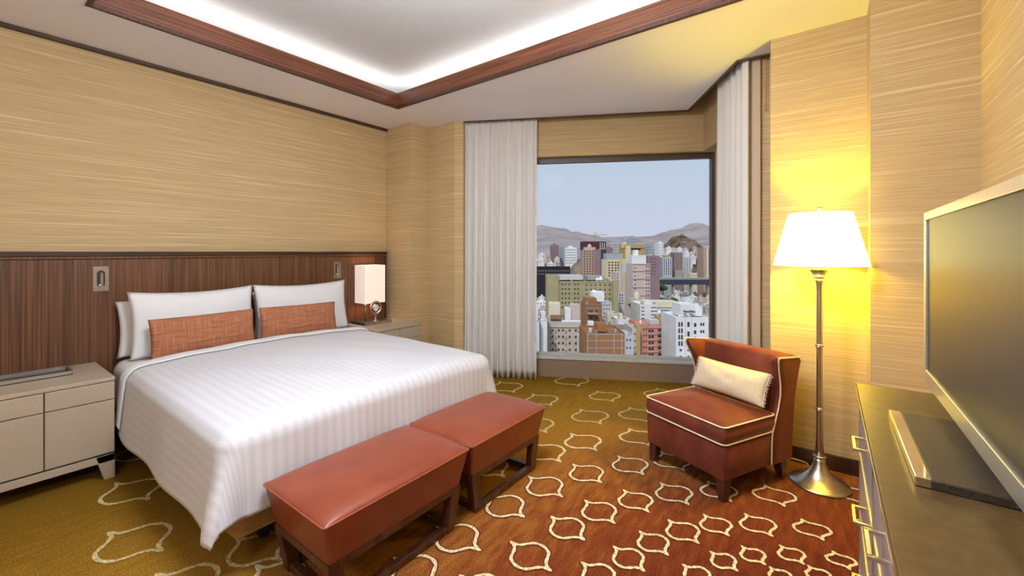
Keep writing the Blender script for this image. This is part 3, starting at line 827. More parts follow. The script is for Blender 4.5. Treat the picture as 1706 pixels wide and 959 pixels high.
# ------------------------------------------------------------------ floor lamp
LX, LY = 3.098, .036
fl_ = thing('floor_lamp', 'tall brushed bronze floor lamp with a glowing cone shade by the wall', 'floor lamp', (LX, LY, 0))
m = MB(); m.lathe([(.148, 0), (.152, .004), (.152, .010), (.147, .014), (.118, .026), (.085, .046), (.058, .074), (.040, .106), (.029, .138), (.0255, .160)], 64); m.build('base', M['bronze'], fl_, smooth=True)
m = MB(); m.lathe([(.0255, .160), (.033, .163), (.033, .170), (.024, .173)], 40); m.build('base_collar', M['bronze'], fl_, smooth=True)
m = MB(); m.lathe([(.024, .172), (.019, .24), (.0165, .36), (.0155, .55), (.0155, 1.14), (.0165, 1.17), (.020, 1.20), (.026, 1.225)], 40); m.build('pole', M['bronze'], fl_, smooth=True)
for z in (.447, .822):
    m = MB(); m.lathe([(.0155, z - .010), (.0215, z - .007), (.0215, z - .002), (.018, z), (.0215, z + .002), (.0215, z + .007), (.0155, z + .010)], 32); m.build('pole_ring', M['bronze'], fl_, smooth=True)
m = MB(); m.lathe([(.026, 1.222), (.034, 1.228), (.034, 1.233), (.030, 1.236), (.052, 1.272), (.054, 1.276), (.050, 1.276), (.028, 1.24)], 40); m.build('cup', M['bronze'], fl_, smooth=True)
m = MB(); m.lathe([(.012, 1.24), (.012, 1.36), (.004, 1.365), (.004, 1.622)], 24); m.build('stem', M['steel'], fl_, smooth=True)
m = MB()
n = 96; z0, z1, r0, r1 = 1.297, 1.607, .236, .157
def cone(r, z): return [(r * math.cos(2 * PI * i / n), r * math.sin(2 * PI * i / n), z) for i in range(n)]
m.loft([cone(r0, z0), cone(r1, z1), cone(r1 - .004, z1), cone(r0 - .004, z0), cone(r0, z0)], False, False); m.build('lamp_shade', M['shade'], fl_, smooth=True)
m = MB(); m.lathe([(.001, 1.607), (.020, 1.612), (.020, 1.616), (.008, 1.619), (.008, 1.626), (.015, 1.632), (.015, 1.640), (.001, 1.648)], 24); m.build('finial', M['chrome'], fl_, smooth=True)
for k in range(3):
    a = k * 2 * PI / 3 + .5
    m = MB(); m.tube([(.003 * math.cos(a), .003 * math.sin(a), 1.600), ((r1 - .003) * math.cos(a), (r1 - .003) * math.sin(a), 1.600)], .0018, 6); m.build('shade_arm', M['steel'], fl_, smooth=True)
cd = MB()
P = [at(u, y, min(702 * 1.374 / (y - 419), 2.66)) for u, y in ((1352, 785.5), (1349, 779), (1345, 772), (1336, 768), (1318, 763), (1308, 767), (1299, 776), (1303, 783), (1312, 787))]
pts = []
for p, q in zip(P, P[1:]):
    pts += [p.lerp(q, k / 4) for k in range(4)]
pts.append(P[-1])
cd.tube([(p.x - LX, p.y - LY, max(.0065, p.z)) for p in pts], .0045, 6); cd.build('cord', M['cream_piping'], fl_, smooth=True)['label'] = 'pale power cord'

# ------------------------------------------------------------------ dresser
DX0, DX1, DF, DB, DZ = .324, 2.244, -.108, -.60, .84
dr = thing('dresser', 'long bronze-topped dresser with chrome-edged drawers under the television', 'dresser', ((DX0 + DX1) / 2, (DF + DB) / 2, 0))
m = MB(); m.box(DX0, DX1, DB, -.096, DZ - .028, DZ); rel(m, dr).build('top', M['dresser_top'], dr, bevel=.003)
m = MB(); m.box(DX0, DX1 + .001, -.0962, -.0945, DZ - .028, DZ - .020); rel(m, dr).build('top_edge_strip', M['chrome'], dr)
m = MB(); m.box(DX0 + .006, DX1 - .006, DB + .004, DF - .020, .06, DZ - .028); rel(m, dr).build('case', M['dresser_side'], dr)
m = MB(); m.box(DX0 + .04, DX1 - .04, DB + .05, DF - .06, 0, .06); rel(m, dr).build('plinth', M['black'], dr)
cw = (DX1 - DX0) / 3; rowz = [(.068, .305), (.313, .555), (.563, .806)]
hd_src = None
for c in range(3):
    xa, xb = DX0 + c * cw + .006, DX0 + (c + 1) * cw - .006
    for (za, zb) in rowz:
        d = MB(); d.box(xa + .005, xb - .005, DF - .020, DF, za + .005, zb - .005); rel(d, dr); do = d.build('drawer', M['dresser_front'], dr)
        e = MB()
        for q in ((xa, xb, za, za + .006), (xa, xb, zb - .006, zb), (xa, xa + .006, za + .006, zb - .006), (xb - .006, xb, za + .006, zb - .006)):
            e.box(q[0], q[1], DF - .020, DF + .003, q[2], q[3])
        rel(e, dr); e.build('chrome_edge', M['chrome'], do)
        xm = (xa + xb) / 2; zm = zb - .105
        h = MB()
        h.box(xm - .058, xm + .058, DF + .028, DF + .036, zm - .0045, zm + .0045)
        for s in (-1, 1):
            h.box(xm + s * .058 - .0045, xm + s * .058 + .0045, DF, DF + .036, zm - .0045, zm + .0045)
        rel(h, dr); h.build('handle', M['chrome'], do)

# ------------------------------------------------------------------ television
TVX0, TVX1, TVY, TZ0, TZ1 = 1.075, 2.148, -.285, .905, 1.522
tv = thing('television', 'flat silver-framed television on its wide black stand above the dresser', 'television', (1.61, -.31, DZ))
m = MB(); 
O = [(TVX0, TZ0), (TVX1, TZ0), (TVX1, TZ1), (TVX0, TZ1)]
bz = .028
I = [(TVX0 + bz, TZ0 + bz + .02), (TVX1 - bz, TZ0 + bz + .02), (TVX1 - bz, TZ1 - bz), (TVX0 + bz, TZ1 - bz)]
rg = lambda P, y: [(x, y, z) for x, z in P]
m.loft([rg(O, TVY - .045), rg(O, TVY), rg(I, TVY), rg(I, TVY - .008)], True, False)
rel(m, tv).build('frame', M['tv_bezel'], tv, bevel=.002)
m = MB(); m.box(TVX0 + bz - .002, TVX1 - bz + .002, TVY - .012, TVY - .007, TZ0 + bz + .018, TZ1 - bz + .002); rel(m, tv).build('screen', M['screen'], tv)
m = MB(); m.box(TVX0 + .12, TVX1 - .12, TVY - .085, TVY - .045, TZ0 + .08, TZ1 - .1); rel(m, tv).build('back_housing', M['black'], tv, bevel=.01)
m = MB(); m.box(1.53, 1.69, TVY - .065, TVY - .025, DZ + .018, TZ0 + .1); rel(m, tv).build('stand_neck', M['black'], tv, bevel=.004)
m = MB(); m.box(1.335, 1.845, -.435, -.190, DZ, DZ + .022); rel(m, tv).build('stand_base', M['grain_black'], tv, bevel=.003)
m = MB(); m.box(1.335, 1.845, -.190, -.162, DZ + .002, DZ + .0235); rel(m, tv).build('mirror_strip', M['mirror'], tv, bevel=.002)['label'] = 'polished silver front strip'
# ------------------------------------------------------------------ the city beyond the window
GZ = -65.0
YAW0 = math.atan2(-.801, .599)
def stucco(name, c, var=.06, **k): return noise_mat(name, tuple(x * (1 - var) for x in c), tuple(min(1, x * (1 + var)) for x in c), scale=(.12, .12, .12), detail=5, rough=.9, spec=.1, **k)
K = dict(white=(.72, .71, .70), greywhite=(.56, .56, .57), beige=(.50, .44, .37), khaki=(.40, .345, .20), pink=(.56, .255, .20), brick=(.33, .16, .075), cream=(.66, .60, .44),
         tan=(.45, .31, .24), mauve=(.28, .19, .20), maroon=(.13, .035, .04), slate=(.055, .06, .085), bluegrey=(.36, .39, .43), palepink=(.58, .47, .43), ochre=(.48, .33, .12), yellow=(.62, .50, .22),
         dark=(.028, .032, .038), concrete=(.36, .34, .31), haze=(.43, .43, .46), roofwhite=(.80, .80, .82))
for k_, c_ in K.items(): M['b_' + k_] = stucco('stucco_' + k_, c_)
M['pane_dark'] = plain('dark_window', (.035, .032, .032), .2, 1, rough=.3)
M['pane_mid'] = plain('grey_window', (.13, .12, .12), .2, 1, rough=.3)
M['hill_far'] = noise_mat('far_hill_rock', (.30, .25, .25), (.40, .34, .33), scale=(.006, .006, .012), detail=8, rough=1, spec=0)  # distance haze is mixed into this rock colour
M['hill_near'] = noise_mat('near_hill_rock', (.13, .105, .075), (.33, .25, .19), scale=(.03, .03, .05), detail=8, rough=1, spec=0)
M['hill_rock'] = noise_mat('craggy_hill_rock', (.055, .050, .030), (.27, .20, .15), scale=(.05, .05, .09), detail=9, rough=1, spec=0, lo=.3, hi=.7)
M['ground'] = noise_mat('city_ground', (.30, .27, .24), (.48, .44, .40), scale=(.02, .02, .02), detail=6, rough=1, spec=0)
M['leaf'] = noise_mat('tree_leaves', (.018, .045, .014), (.06, .12, .03), scale=(.5, .5, .5), detail=5, rough=.9)
M['trunk'] = plain('tree_trunk', (.09, .06, .04), .1, 2, rough=.9)
M['crane'] = plain('crane_yellow', (.55, .36, .05), .1, 2, rough=.6)

wm = MB().box(-.5, .5, -.5, .5, -.5, .5)
wme = bpy.data.meshes.new('window'); wme.from_pydata(wm.v, [], wm.f); wme.update(); wme.materials.append(M['pane_dark'])
wme2 = wme.copy(); wme2.materials.clear(); wme2.materials.append(M['pane_mid'])

BOXES = []
def foot(x, y, a, w, d): return [(x + sx * w * math.cos(a) - sy * d * math.sin(a), y + sx * w * math.sin(a) + sy * d * math.cos(a)) for sx, sy in ((-1, -1), (1, -1), (1, 1), (-1, 1))]
def hits(P):
    for Q in BOXES:
        if (P[0][0] - Q[0][0]) ** 2 + (P[0][1] - Q[0][1]) ** 2 > 22500: continue
        sep = False
        for R in (P, Q):
            for i in range(2):
                ax, ay = R[i + 1][0] - R[i][0], R[i + 1][1] - R[i][1]
                p = [u * ax + v * ay for u, v in P]; q = [u * ax + v * ay for u, v in Q]
                if max(p) < min(q) or max(q) < min(p): sep = True
        if not sep: return True
    return False
crnd = random.Random(21)
class Bld:
    def __init__(self, name, label, u0, u1, ytop, d, depth, mat, yaw=0, group=None, zb=GZ, parapet=.8, cat='building'):
        self.uc = (u0 + u1) / 2; self.d = d; self.depth = depth
        self.w = (u1 - u0) / FPX * d / math.cos(math.radians(yaw))
        p = at(self.uc, HZ, d); a = YAW0 + math.radians(yaw)
        q = Vector((-math.sin(a), math.cos(a))) * depth / 2
        self.zb = zb; self.h = EYE - (ytop - HZ) / FPX * d - zb; self.cy = math.cos(math.radians(yaw))
        self.root = thing(name, label, cat, (p.x + q.x, p.y + q.y, zb), a, group)
        W = self.w / 2; Dp = depth / 2; m = MB(); h = self.h
        BOXES.append(foot(p.x + q.x, p.y + q.y, a, W + .8, Dp + 1.6))
        t = .35
        m.loft([[(-W, -Dp, 0), (W, -Dp, 0), (W, Dp, 0), (-W, Dp, 0)], [(-W, -Dp, h), (W, -Dp, h), (W, Dp, h), (-W, Dp, h)],
                [(-W + t, -Dp + t, h), (W - t, -Dp + t, h), (W - t, Dp - t, h), (-W + t, Dp - t, h)],
                [(-W + t, -Dp + t, h - parapet), (W - t, -Dp + t, h - parapet), (W - t, Dp - t, h - parapet), (-W + t, Dp - t, h - parapet)]])
        m.build('walls', M['b_' + mat], self.root)
        if d < 420 and cat == 'building':
            for k in range(max(2, int(self.w / 5))):
                cx0, cy0 = crnd.uniform(-W + 1.2, W - 1.2), crnd.uniform(-Dp + 1, Dp * .3); r_ = crnd.uniform(.45, .9); m = MB()
                if crnd.random() < .5: m.lathe([(r_, h - .85), (r_, h + r_ * .9), (r_ * .5, h + r_ * 1.4), (.05, h + r_ * 1.5)], 14, (cx0, cy0))
                else: m.box(cx0 - r_, cx0 + r_, cy0 - r_ * .8, cy0 + r_ * .8, h - .85, h + r_ * crnd.uniform(.7, 1.8))
                m.build('roof_tank', M['b_' + crnd.choice(('roofwhite', 'greywhite', 'concrete', 'bluegrey'))], self.root)
    def x(self, u): return (u - self.uc) / FPX * self.d / self.cy
    def z(self, y): return EYE - (y - HZ) / FPX * self.d - self.zb
    def wins(self, us, ys, wpx, hpx, mid=False, name='window', proud=.12):
        if self.d > 400: wpx *= 1.3; hpx *= 1.35
        for y in ys:
            for u in us:
                o = bpy.data.objects.new(name, wme2 if mid else wme); COL.objects.link(o); o.parent = self.root
                o.location = (self.x(u), -self.depth / 2, self.z(y)); o.scale = (wpx / FPX * self.d, proud * 2, hpx / FPX * self.d)
        return self
    def sidewins(self, sx, n, ys, w, hpx):
        for y in ys:
            for k in range(n):
                o = bpy.data.objects.new('window', wme); COL.objects.link(o); o.parent = self.root
                o.location = (sx * self.w / 2, -self.depth / 2 + (k + .5) / n * self.depth, self.z(y)); o.scale = (.24, w, hpx / FPX * self.d)
        return self
    def part(self, name, u0, u1, y0, y1, mat, front=.0, depth=None, label=None):
        """a box between picture columns u0..u1 and rows y0 (top)..y1; front = metres it stands before (-) or behind (+) the facade"""
        Dp = -self.depth / 2 + front; dp = depth or self.depth * .5
        m = MB(); m.box(self.x(u0), self.x(u1), Dp, Dp + dp, self.z(y1), self.z(y0))
        o = m.build(name, M['b_' + mat] if 'b_' + mat in M else M[mat], self.root)
        if label: o['label'] = label
        return self
    def slabs(self, name, ys, hpx, mat, out=.5, u0=None, u1=None):
        a = self.x(u0) if u0 else -self.w / 2 - .1; b = self.x(u1) if u1 else self.w / 2 + .1
        for y in ys:
            m = MB(); z = self.z(y); hh = hpx / FPX * self.d / 2
            m.box(a, b, -self.depth / 2 - out, -self.depth / 2 + .1, z - hh, z + hh); m.build(name, M['b_' + mat], self.root)
        return self
    def fins(self, name, us, wpx, y0, y1, mat, out=.4):
        for u in us:
            m = MB(); c = self.x(u); ww = wpx / FPX * self.d / 2
            m.box(c - ww, c + ww, -self.depth / 2 - out, -self.depth / 2 + .1, self.z(y1), self.z(y0)); m.build(name, M['b_' + mat], self.root)
        return self
    def dome(self, u, y0, y1, wpx, mat='roofwhite', front=6, name='dome'):
        r = wpx / FPX * self.d / 2; zt = self.z(y0); zb = self.z(y1)
        pr = [(r, zb)] + [(r * math.cos(t), zb + (zt - zb) * (.25 + .75 * math.sin(t))) for t in [i * PI / 20 for i in range(0, 10)]] + [(.02, zt)]
        m = MB(); m.lathe(pr, 24, (self.x(u), -self.depth / 2 + front)); m.build(name, M['b_' + mat], self.root, smooth=True); return self
def rng(a, b, n): return [a + (b - a) * i / (n - 1) for i in range(n)] if n > 1 else [(a + b) / 2]

# front row, just below the sill line
Bld('apartment_block', 'blank white slab building at the left end of the nearest row, beside the drape', 884, 899, 534, 196, 16, 'greywhite').wins([893], [560, 574, 588], 2.5, 1.2).part('stair_tower', 888, 897, 512, 535, 'white', 4, 7)
Bld('apartment_block', 'narrow white slab building second from the left in the nearest row', 900.5, 911.5, 535, 200, 17, 'white').part('stair_tower', 902, 910, 522, 536, 'white', 4, 6).part('roof_wall', 900.8, 911, 531, 535, 'roofwhite', 1, 1)
Bld('apartment_block', 'beige balconied apartment block with a white stair tower on its roof', 912, 967, 536, 214, 22, 'beige', yaw=-4) \
    .wins([921, 931, 938, 949, 959], rng(550, 593, 5), 3, 3.4).wins([917, 926, 943, 963.5], rng(553, 595, 5), 1.6, 4.6, True, 'balcony') \
    .slabs('ledge', [544], 1.0, 'palepink', .6).part('penthouse', 915, 934, 508, 530, 'cream', 5, 10).part('roof_deck', 917, 935, 527, 531.5, 'brick', 4.6, 11) \
    .part('stair_tower', 951, 967, 509, 537, 'palepink', 4, 7).part('roof_room', 942, 952, 516, 537, 'white', 3, 10).part('parapet_wall', 936, 967, 533.5, 536.5, 'roofwhite', .2, 1)
Bld('apartment_block', 'slim white building wedged between the beige block and the brick shell', 964.5, 977, 559, 204.5, 6, 'white').wins([970], [571, 582, 592], 2.6, 3.2).wins([975], [569, 584], 2, 6)
bs = Bld('unfinished_building', 'unplastered brick building with a pale concrete frame in the nearest row', 977, 1042, 555, 183, 20, 'brick')
bs.slabs('beam', [557, 567.5, 579.5, 591.5], 1.5, 'concrete', .12).fins('column', [979, 993.5, 1023, 1036, 1041], 1.5, 555, 600, 'concrete', .16).part('roof_room', 999, 1015, 543, 556, 'brick', 5, 8)
Bld('unfinished_building', 'orange brick building with stepped floors in front of the khaki block', 975, 1003, 506, 252, 16, 'brick').slabs('beam', [506.5, 514, 523], 1.0, 'concrete', .3) \
    .part('roof_room', 976, 995, 497, 507, 'brick', 2, 9).wins([986, 982, 994], [518, 529], 2.6, 3).part('terrace', 978, 994, 520.5, 522, 'concrete', -4, 5)
Bld('apartment_block', 'grey block with small dark windows and a white dome room behind the orange brick building', 1003, 1019, 504, 272, 14, 'greywhite').wins([1006.5, 1011, 1015], rng(508, 534, 5), 2, 2.4, True) \
    .part('roof_room', 988, 1008, 487, 503, 'roofwhite', 2, 9).dome(993, 484, 490, 11, front=6)
Bld('house', 'cream flat-roofed house above the brick shell building', 1012, 1029, 522, 266, 5, 'cream').wins([1020], [529.5], 2, 2.6).wins([1016], [537], 2.6, 2.8)
Bld('house', 'white flat-roofed house with a grey lower floor, right of the cream house', 1029.5, 1052, 532, 248, 13, 'roofwhite').part('lower_floor', 1018, 1052, 540, 556, 'concrete', -1, 8).wins([1033, 1040, 1046], [552], 2.4, 3).part('roof_room', 1034, 1040, 524, 533, 'cream', 3, 5)
Bld('apartment_block', 'white block with a stepped cream front left of the pink building', 1041, 1056, 558, 208, 14, 'greywhite').wins([1045, 1050], rng(566, 592, 3), 2, 3)
Bld('house', 'narrow orange and cream house squeezed beside the pink building', 1053, 1065, 546, 221, 15, 'palepink').part('orange_bay', 1060, 1066, 541, 600, 'ochre', -.6, 6).wins([1057.5], rng(556, 590, 4), 2, 2.4)
Bld('apartment_block', 'pink apartment block with rows of paired dark windows', 1066, 1125, 540, 227, 18, 'pink', yaw=4) \
    .wins([1082, 1087, 1113, 1118], rng(550.5, 590.5, 5), 3.6, 4.6).wins([1099], rng(550, 590, 5), 5.4, 4.0).wins([1072, 1076], rng(548, 588, 5), 1.8, 3.2) \
    .slabs('ledge', [545, 555.5, 565.5, 575.5, 585.5], .9, 'palepink', .5, 1078, 1125).part('balcony', 1096, 1102, 552, 553.2, 'palepink', -1, 1.2).part('balcony', 1096, 1102, 562, 563.2, 'palepink', -1, 1.2) \
    .part('balcony', 1096, 1102, 572, 573.2, 'palepink', -1, 1.2).part('balcony', 1096, 1102, 582, 583.2, 'palepink', -1, 1.2) \
    .part('roof_room', 1106, 1125, 531, 542, 'ochre', 5, 8).part('roof_tank', 1088, 1104, 535, 542, 'greywhite', 4, 6).dome(1109, 520, 526, 6, front=8).dome(1111, 525, 531, 6, front=10)
Bld('apartment_block', 'tall white block with arched dark windows at the right of the nearest row', 1126, 1180, 528, 205, 20, 'white') \
    .wins([1131.5, 1136], rng(540, 572, 4), 2.6, 7.4).wins([1147], [540, 556], 3.6, 8).wins([1158], [541, 553, 564], 3.8, 6).wins([1168, 1172], [540, 552, 566], 2.6, 4.6) \
    .wins([1134, 1147, 1158, 1170], [583, 594], 3.6, 3.2).fins('drain_pipe', [1142, 1152], .7, 529, 600, 'greywhite', .3).part('roof_room', 1138, 1163, 508, 529, 'white', 3, 11) \
    .part('upper_room', 1160, 1177, 516, 529, 'roofwhite', 5, 9).wins([1143, 1153], [518.5], 5, 1.8, proud=-2)
for o_, (u_, y_) in zip(range(2), ((1143, 518.5), (1153, 518.5))): pass

# middle distance
Bld('house', 'small grey house with a white roof room tucked behind the brick shell building', 979, 997, 543, 210, 5, 'concrete').part('roof_room', 981, 990, 536, 543.5, 'roofwhite', 1, 3).wins([984, 991], [548], 2.4, 2.6)
Bld('office_block', 'long white-grey building with ribbon windows behind the pink block', 1096, 1137, 513, 300, 26, 'greywhite').wins([1108, 1128], [517.5, 524], 13, 2, True).part('roof_room', 1096, 1137, 504.5, 513.5, 'cream', 5, 16)
Bld('apartment_block', 'white stepped apartment building with slanted balconies left of the ribbon-windowed one', 1066, 1095, 507, 290, 22, 'white').wins([1071, 1087, 1092], rng(512, 536, 5), 5, 1.7, True).part('roof_room', 1077, 1092, 502, 508, 'white', 4, 8)
Bld('apartment_block', 'large khaki office block with rows of small square windows', 929, 1028, 468, 296, 28, 'khaki', yaw=2) \
    .wins([936.5, 942, 948, 957.5, 963], rng(473.5, 511.5, 6), 2.8, 2).wins([977, 984.5, 992, 1000, 1008, 1016], rng(474.5, 513, 6), 2.8, 2) \
    .part('stair_tower', 911.5, 930, 458, 560, 'khaki', -1, 12).part('end_wing', 1020, 1029, 468.5, 545, 'khaki', -3, 20).part('roof_plant', 935, 975, 459.5, 467, 'greywhite', 8, 14).part('roof_plant', 983, 1012, 461, 467.5, 'concrete', 8, 14) \
    .slabs('ledge', [470], .7, 'khaki', .3).dome(1004, 461, 468, 7, front=5, name='roof_tank').dome(998, 463, 468, 5, front=5, name='roof_tank')
Bld('apartment_tower', 'pale pink tower with brown floor bands and a white top', 1054, 1083, 439, 350, 20, 'palepink') \
    .slabs('floor_band', [440, 451.5, 464.5, 478.5, 492], 1.0, 'tan', .5).wins([1077, 1080.5], rng(444, 508, 12), 1.7, 2.2).part('lift_house', 1055, 1079, 425, 440, 'white', 4, 10).part('lift_house', 1061, 1067, 416, 426, 'roofwhite', 6, 6).wins([1058], rng(446, 508, 10), 3, 1.8, True)
Bld('apartment_tower', 'cream and grey balconied tower joined to the left of the pale pink one', 1026, 1056, 453, 372, 18, 'palepink') \
    .wins([1029, 1044, 1047.5, 1056], rng(457, 509, 11), 1.8, 2.4, True).fins('pilaster', [1033, 1040, 1051], 1.6, 453, 520, 'cream', .5).part('roof_room', 1040, 1058, 438.5, 454, 'greywhite', 4, 9).wins([1046, 1050, 1054], [447.5], 2, 1.6, proud=.1)
Bld('apartment_block', 'low grey block with dark slots beneath the cream and grey tower', 1027, 1041, 488, 318, 12, 'greywhite').wins([1029, 1033, 1037], rng(491, 505, 4), 1.8, 2.4)
Bld('mosque', 'small mosque with a pale round dome among dark trees', 1058, 1072, 499, 330, 12, 'cream').dome(1064.5, 486.5, 500, 10.5, 'cream')
Bld('apartment_block', 'yellow-trimmed cream block with a grey roof left of the pink tower', 1010, 1041, 432, 450, 24, 'cream') \
    .wins([1015, 1020.5, 1025.5, 1030], rng(437, 459, 6), 2, 1.8).fins('yellow_pier', [1012, 1018, 1028, 1034], 1.4, 432, 470, 'yellow', .4).part('roof_plant', 1012, 1040, 422, 432.5, 'bluegrey', 5, 16).part('yellow_wing', 1031, 1042, 431, 470, 'yellow', -.4, 20)
Bld('apartment_tower', 'ochre tower with a framed arch top behind the pale pink tower', 1040, 1074, 412, 520, 26, 'ochre').part('frame_top', 1040, 1074, 407, 413, 'ochre', -1, 24).part('cream_bay', 1042, 1050, 409, 460, 'cream', -1.5, 14) \
    .part('dark_recess', 1052, 1067, 413.5, 416.5, 'dark', -.3, 6).part('lift_house', 1039, 1044, 403, 413, 'cream', 2, 10)
Bld('apartment_tower', 'tan tower with a small roof dome standing in front of the dark red tower', 971, 1001, 416, 560, 22, 'tan') \
    .wins([974, 978.5, 983, 987.5, 992], rng(419, 456, 10), 1.4, 1.5).part('brown_bay', 990, 1001, 415, 470, 'mauve', -.5, 12).dome(984, 406, 413, 7, 'palepink', 8).part('crown_block', 975, 993, 411.5, 416.5, 'palepink', 3, 12)
t_ = Bld('office_tower', 'dark red and slate tower under construction with a yellow crane on top', 972, 1010, 402, 625, 30, 'slate')
t_.part('red_cladding', 972.5, 997, 402.5, 440, 'maroon', -.6, 12).fins('white_fin', [1000, 1003.5, 1007], 1.2, 404, 450, 'greywhite', .5).part('skyband', 998, 1009.5, 413.5, 415, 'ochre', -1, 6).part('glass_bay', 999, 1008.5, 416, 462, 'slate', -1.2, 10)
m = MB(); zc = t_.z(402); X0 = t_.x(995)
m.tube([(X0, 0, zc - 1), (X0, 0, zc + 14)], .55, 6); m.tube([(t_.x(986), 0, zc + 9.5), (t_.x(1016), 0, zc + 10.5)], .45, 6); m.tube([(X0, 0, zc + 14), (t_.x(1012), 0, zc + 10.4)], .18, 5); m.tube([(X0, 0, zc + 14), (t_.x(987), 0, zc + 9.6)], .18, 5); m.box(t_.x(986), t_.x(989), -.8, .8, zc + 7, zc + 9.5)
m.build('crane', M['crane'], t_.root)
Bld('exhibition_hall', 'long dark flat building in front of the left hills', 884, 950, 445, 610, 40, 'dark').slabs('roof_edge', [444], 1.4, 'maroon', 1).wins(rng(888, 946, 12), [451, 456], 3, 1.6, True)
Bld('flyover', 'long grey elevated road with a dark underside across the right of the view', 1083, 1230, 463, 560, 12, 'concrete', cat='bridge', zb=-42.5).part('pier', 1092, 1095, 474, 502.5, 'concrete', 2, 5).part('pier', 1122, 1125, 474, 502.5, 'concrete', 2, 5).part('pier', 1152, 1155, 474, 502.5, 'concrete', 2, 5).part('pier', 1180, 1183, 474, 502.5, 'concrete', 2, 5).part('underside', 1083, 1230, 465.5, 474, 'slate', -.4, 8, 'dark underside').slabs('rail', [462.4], .6, 'greywhite', .6)
Bld('apartment_tower', 'dull mauve tower just right of the pale pink tower', 1079, 1099, 426, 480, 18, 'mauve').wins([1083, 1087, 1091], rng(431, 456, 6), 1.2, 1.2).part('lift_house', 1081, 1088, 423.5, 427, 'palepink', 3, 8)
Bld('apartment_tower', 'pale blue-grey tower with an ochre cap in the valley', 1104.5, 1119, 428.5, 600, 16, 'bluegrey').wins([1106.5, 1110.2, 1113.8, 1117.3], rng(432, 456, 8), 1.2, 1.5).fins('white_pier', [1104.8, 1108.4, 1112, 1115.6, 1118.6], .9, 428.5, 462, 'roofwhite', .3).part('ochre_cap', 1108.5, 1115.5, 425, 429, 'ochre', 2, 9)
Bld('apartment_tower', 'mauve tower left of the pair below the rocky hill', 1124, 1137.5, 420, 650, 18, 'mauve').wins([1127, 1130.5, 1134], rng(424, 450, 8), 1.1, 1.3, True).fins('pier', [1125, 1129, 1132.5, 1136.5], .8, 420, 452, 'tan', .3).part('podium', 1124, 1137.5, 450, 462, 'concrete', -2, 10)
Bld('apartment_tower', 'light grey tower right of the pair below the rocky hill', 1138.5, 1152, 427, 680, 18, 'greywhite').wins([1141, 1145, 1149], rng(431, 454, 8), 1.2, 1.3, True).part('lift_house', 1142, 1149, 422.5, 428, 'white', 3, 8)
Bld('apartment_tower', 'orange and cream tower at the right edge of the window', 1172, 1186, 412, 590, 20, 'tan').fins('cream_pier', [1178.5, 1183.5], 3.2, 414, 462, 'cream', .5).wins([1181], rng(418, 455, 9), 1.6, 1.6).part('cream_cap', 1176, 1185, 409.5, 413, 'cream', 2, 8)
Bld('low_hall', 'low cream hall beside the elevated road', 1150, 1171, 455, 630, 16, 'cream').slabs('ledge', [457.5], .6, 'white', .5)
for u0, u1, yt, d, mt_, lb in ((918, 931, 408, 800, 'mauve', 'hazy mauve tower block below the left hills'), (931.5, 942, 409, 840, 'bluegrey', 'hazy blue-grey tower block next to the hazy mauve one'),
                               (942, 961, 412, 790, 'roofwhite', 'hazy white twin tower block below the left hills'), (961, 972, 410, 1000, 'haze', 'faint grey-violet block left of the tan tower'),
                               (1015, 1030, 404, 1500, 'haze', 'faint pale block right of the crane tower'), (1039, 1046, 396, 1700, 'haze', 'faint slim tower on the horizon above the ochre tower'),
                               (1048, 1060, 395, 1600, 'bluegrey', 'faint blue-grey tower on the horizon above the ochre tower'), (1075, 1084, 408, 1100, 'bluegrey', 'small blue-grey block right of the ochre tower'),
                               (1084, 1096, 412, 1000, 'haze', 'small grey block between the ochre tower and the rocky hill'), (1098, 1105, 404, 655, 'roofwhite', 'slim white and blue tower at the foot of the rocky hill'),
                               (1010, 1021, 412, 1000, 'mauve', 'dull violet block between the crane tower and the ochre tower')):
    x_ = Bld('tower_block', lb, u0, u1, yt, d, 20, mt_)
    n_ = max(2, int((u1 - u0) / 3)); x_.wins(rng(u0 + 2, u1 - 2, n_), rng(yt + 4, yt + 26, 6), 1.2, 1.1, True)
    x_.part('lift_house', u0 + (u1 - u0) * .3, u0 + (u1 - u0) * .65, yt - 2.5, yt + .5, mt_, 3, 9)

# small flat-roofed houses
def house_mesh(name, w, d, h, mats, rnd):
    m = MB(); t = .3
    m.loft([[(-w, -d, -6), (w, -d, -6), (w, d, -6), (-w, d, -6)], [(-w, -d, h), (w, -d, h), (w, d, h), (-w, d, h)], [(-w + t, -d + t, h), (w - t, -d + t, h), (w - t, d - t, h), (-w + t, d - t, h)], [(-w + t, -d + t, h - .8), (w - t, -d + t, h - .8), (w - t, d - t, h - .8), (-w + t, d - t, h - .8)]])
    a = rnd.uniform(-w * .6, 0); m.box(a, a + w * .7, -d * .3, d * .5, h - .9, h + 2.4)
    m.cur = 1; n = max(2, int(w / 1.8)); fl_n = max(1, int(h / 3.2))
    for k in range(fl_n):
        for i in range(n):
            x = -w + (i + .5) * 2 * w / n; z = h - 2.4 - 3.1 * k
            m.box(x - .6, x + .6, -d - .08, -d + .1, z - .7, z + .7)
    me = bpy.data.meshes.new(name); me.from_pydata(m.v, [], m.f)
    for q in mats: me.materials.append(q)
    me.polygons.foreach_set('material_index', m.mi); me.update(); return me
rnd = random.Random(11)
hm = [house_mesh('house', rnd.uniform(3.2, 5.6), rnd.uniform(3, 4.6), rnd.uniform(5, 10), [M['b_' + c], M['pane_mid']], rnd) for c in ('white', 'roofwhite', 'greywhite', 'palepink', 'roofwhite', 'cream', 'white', 'beige')]
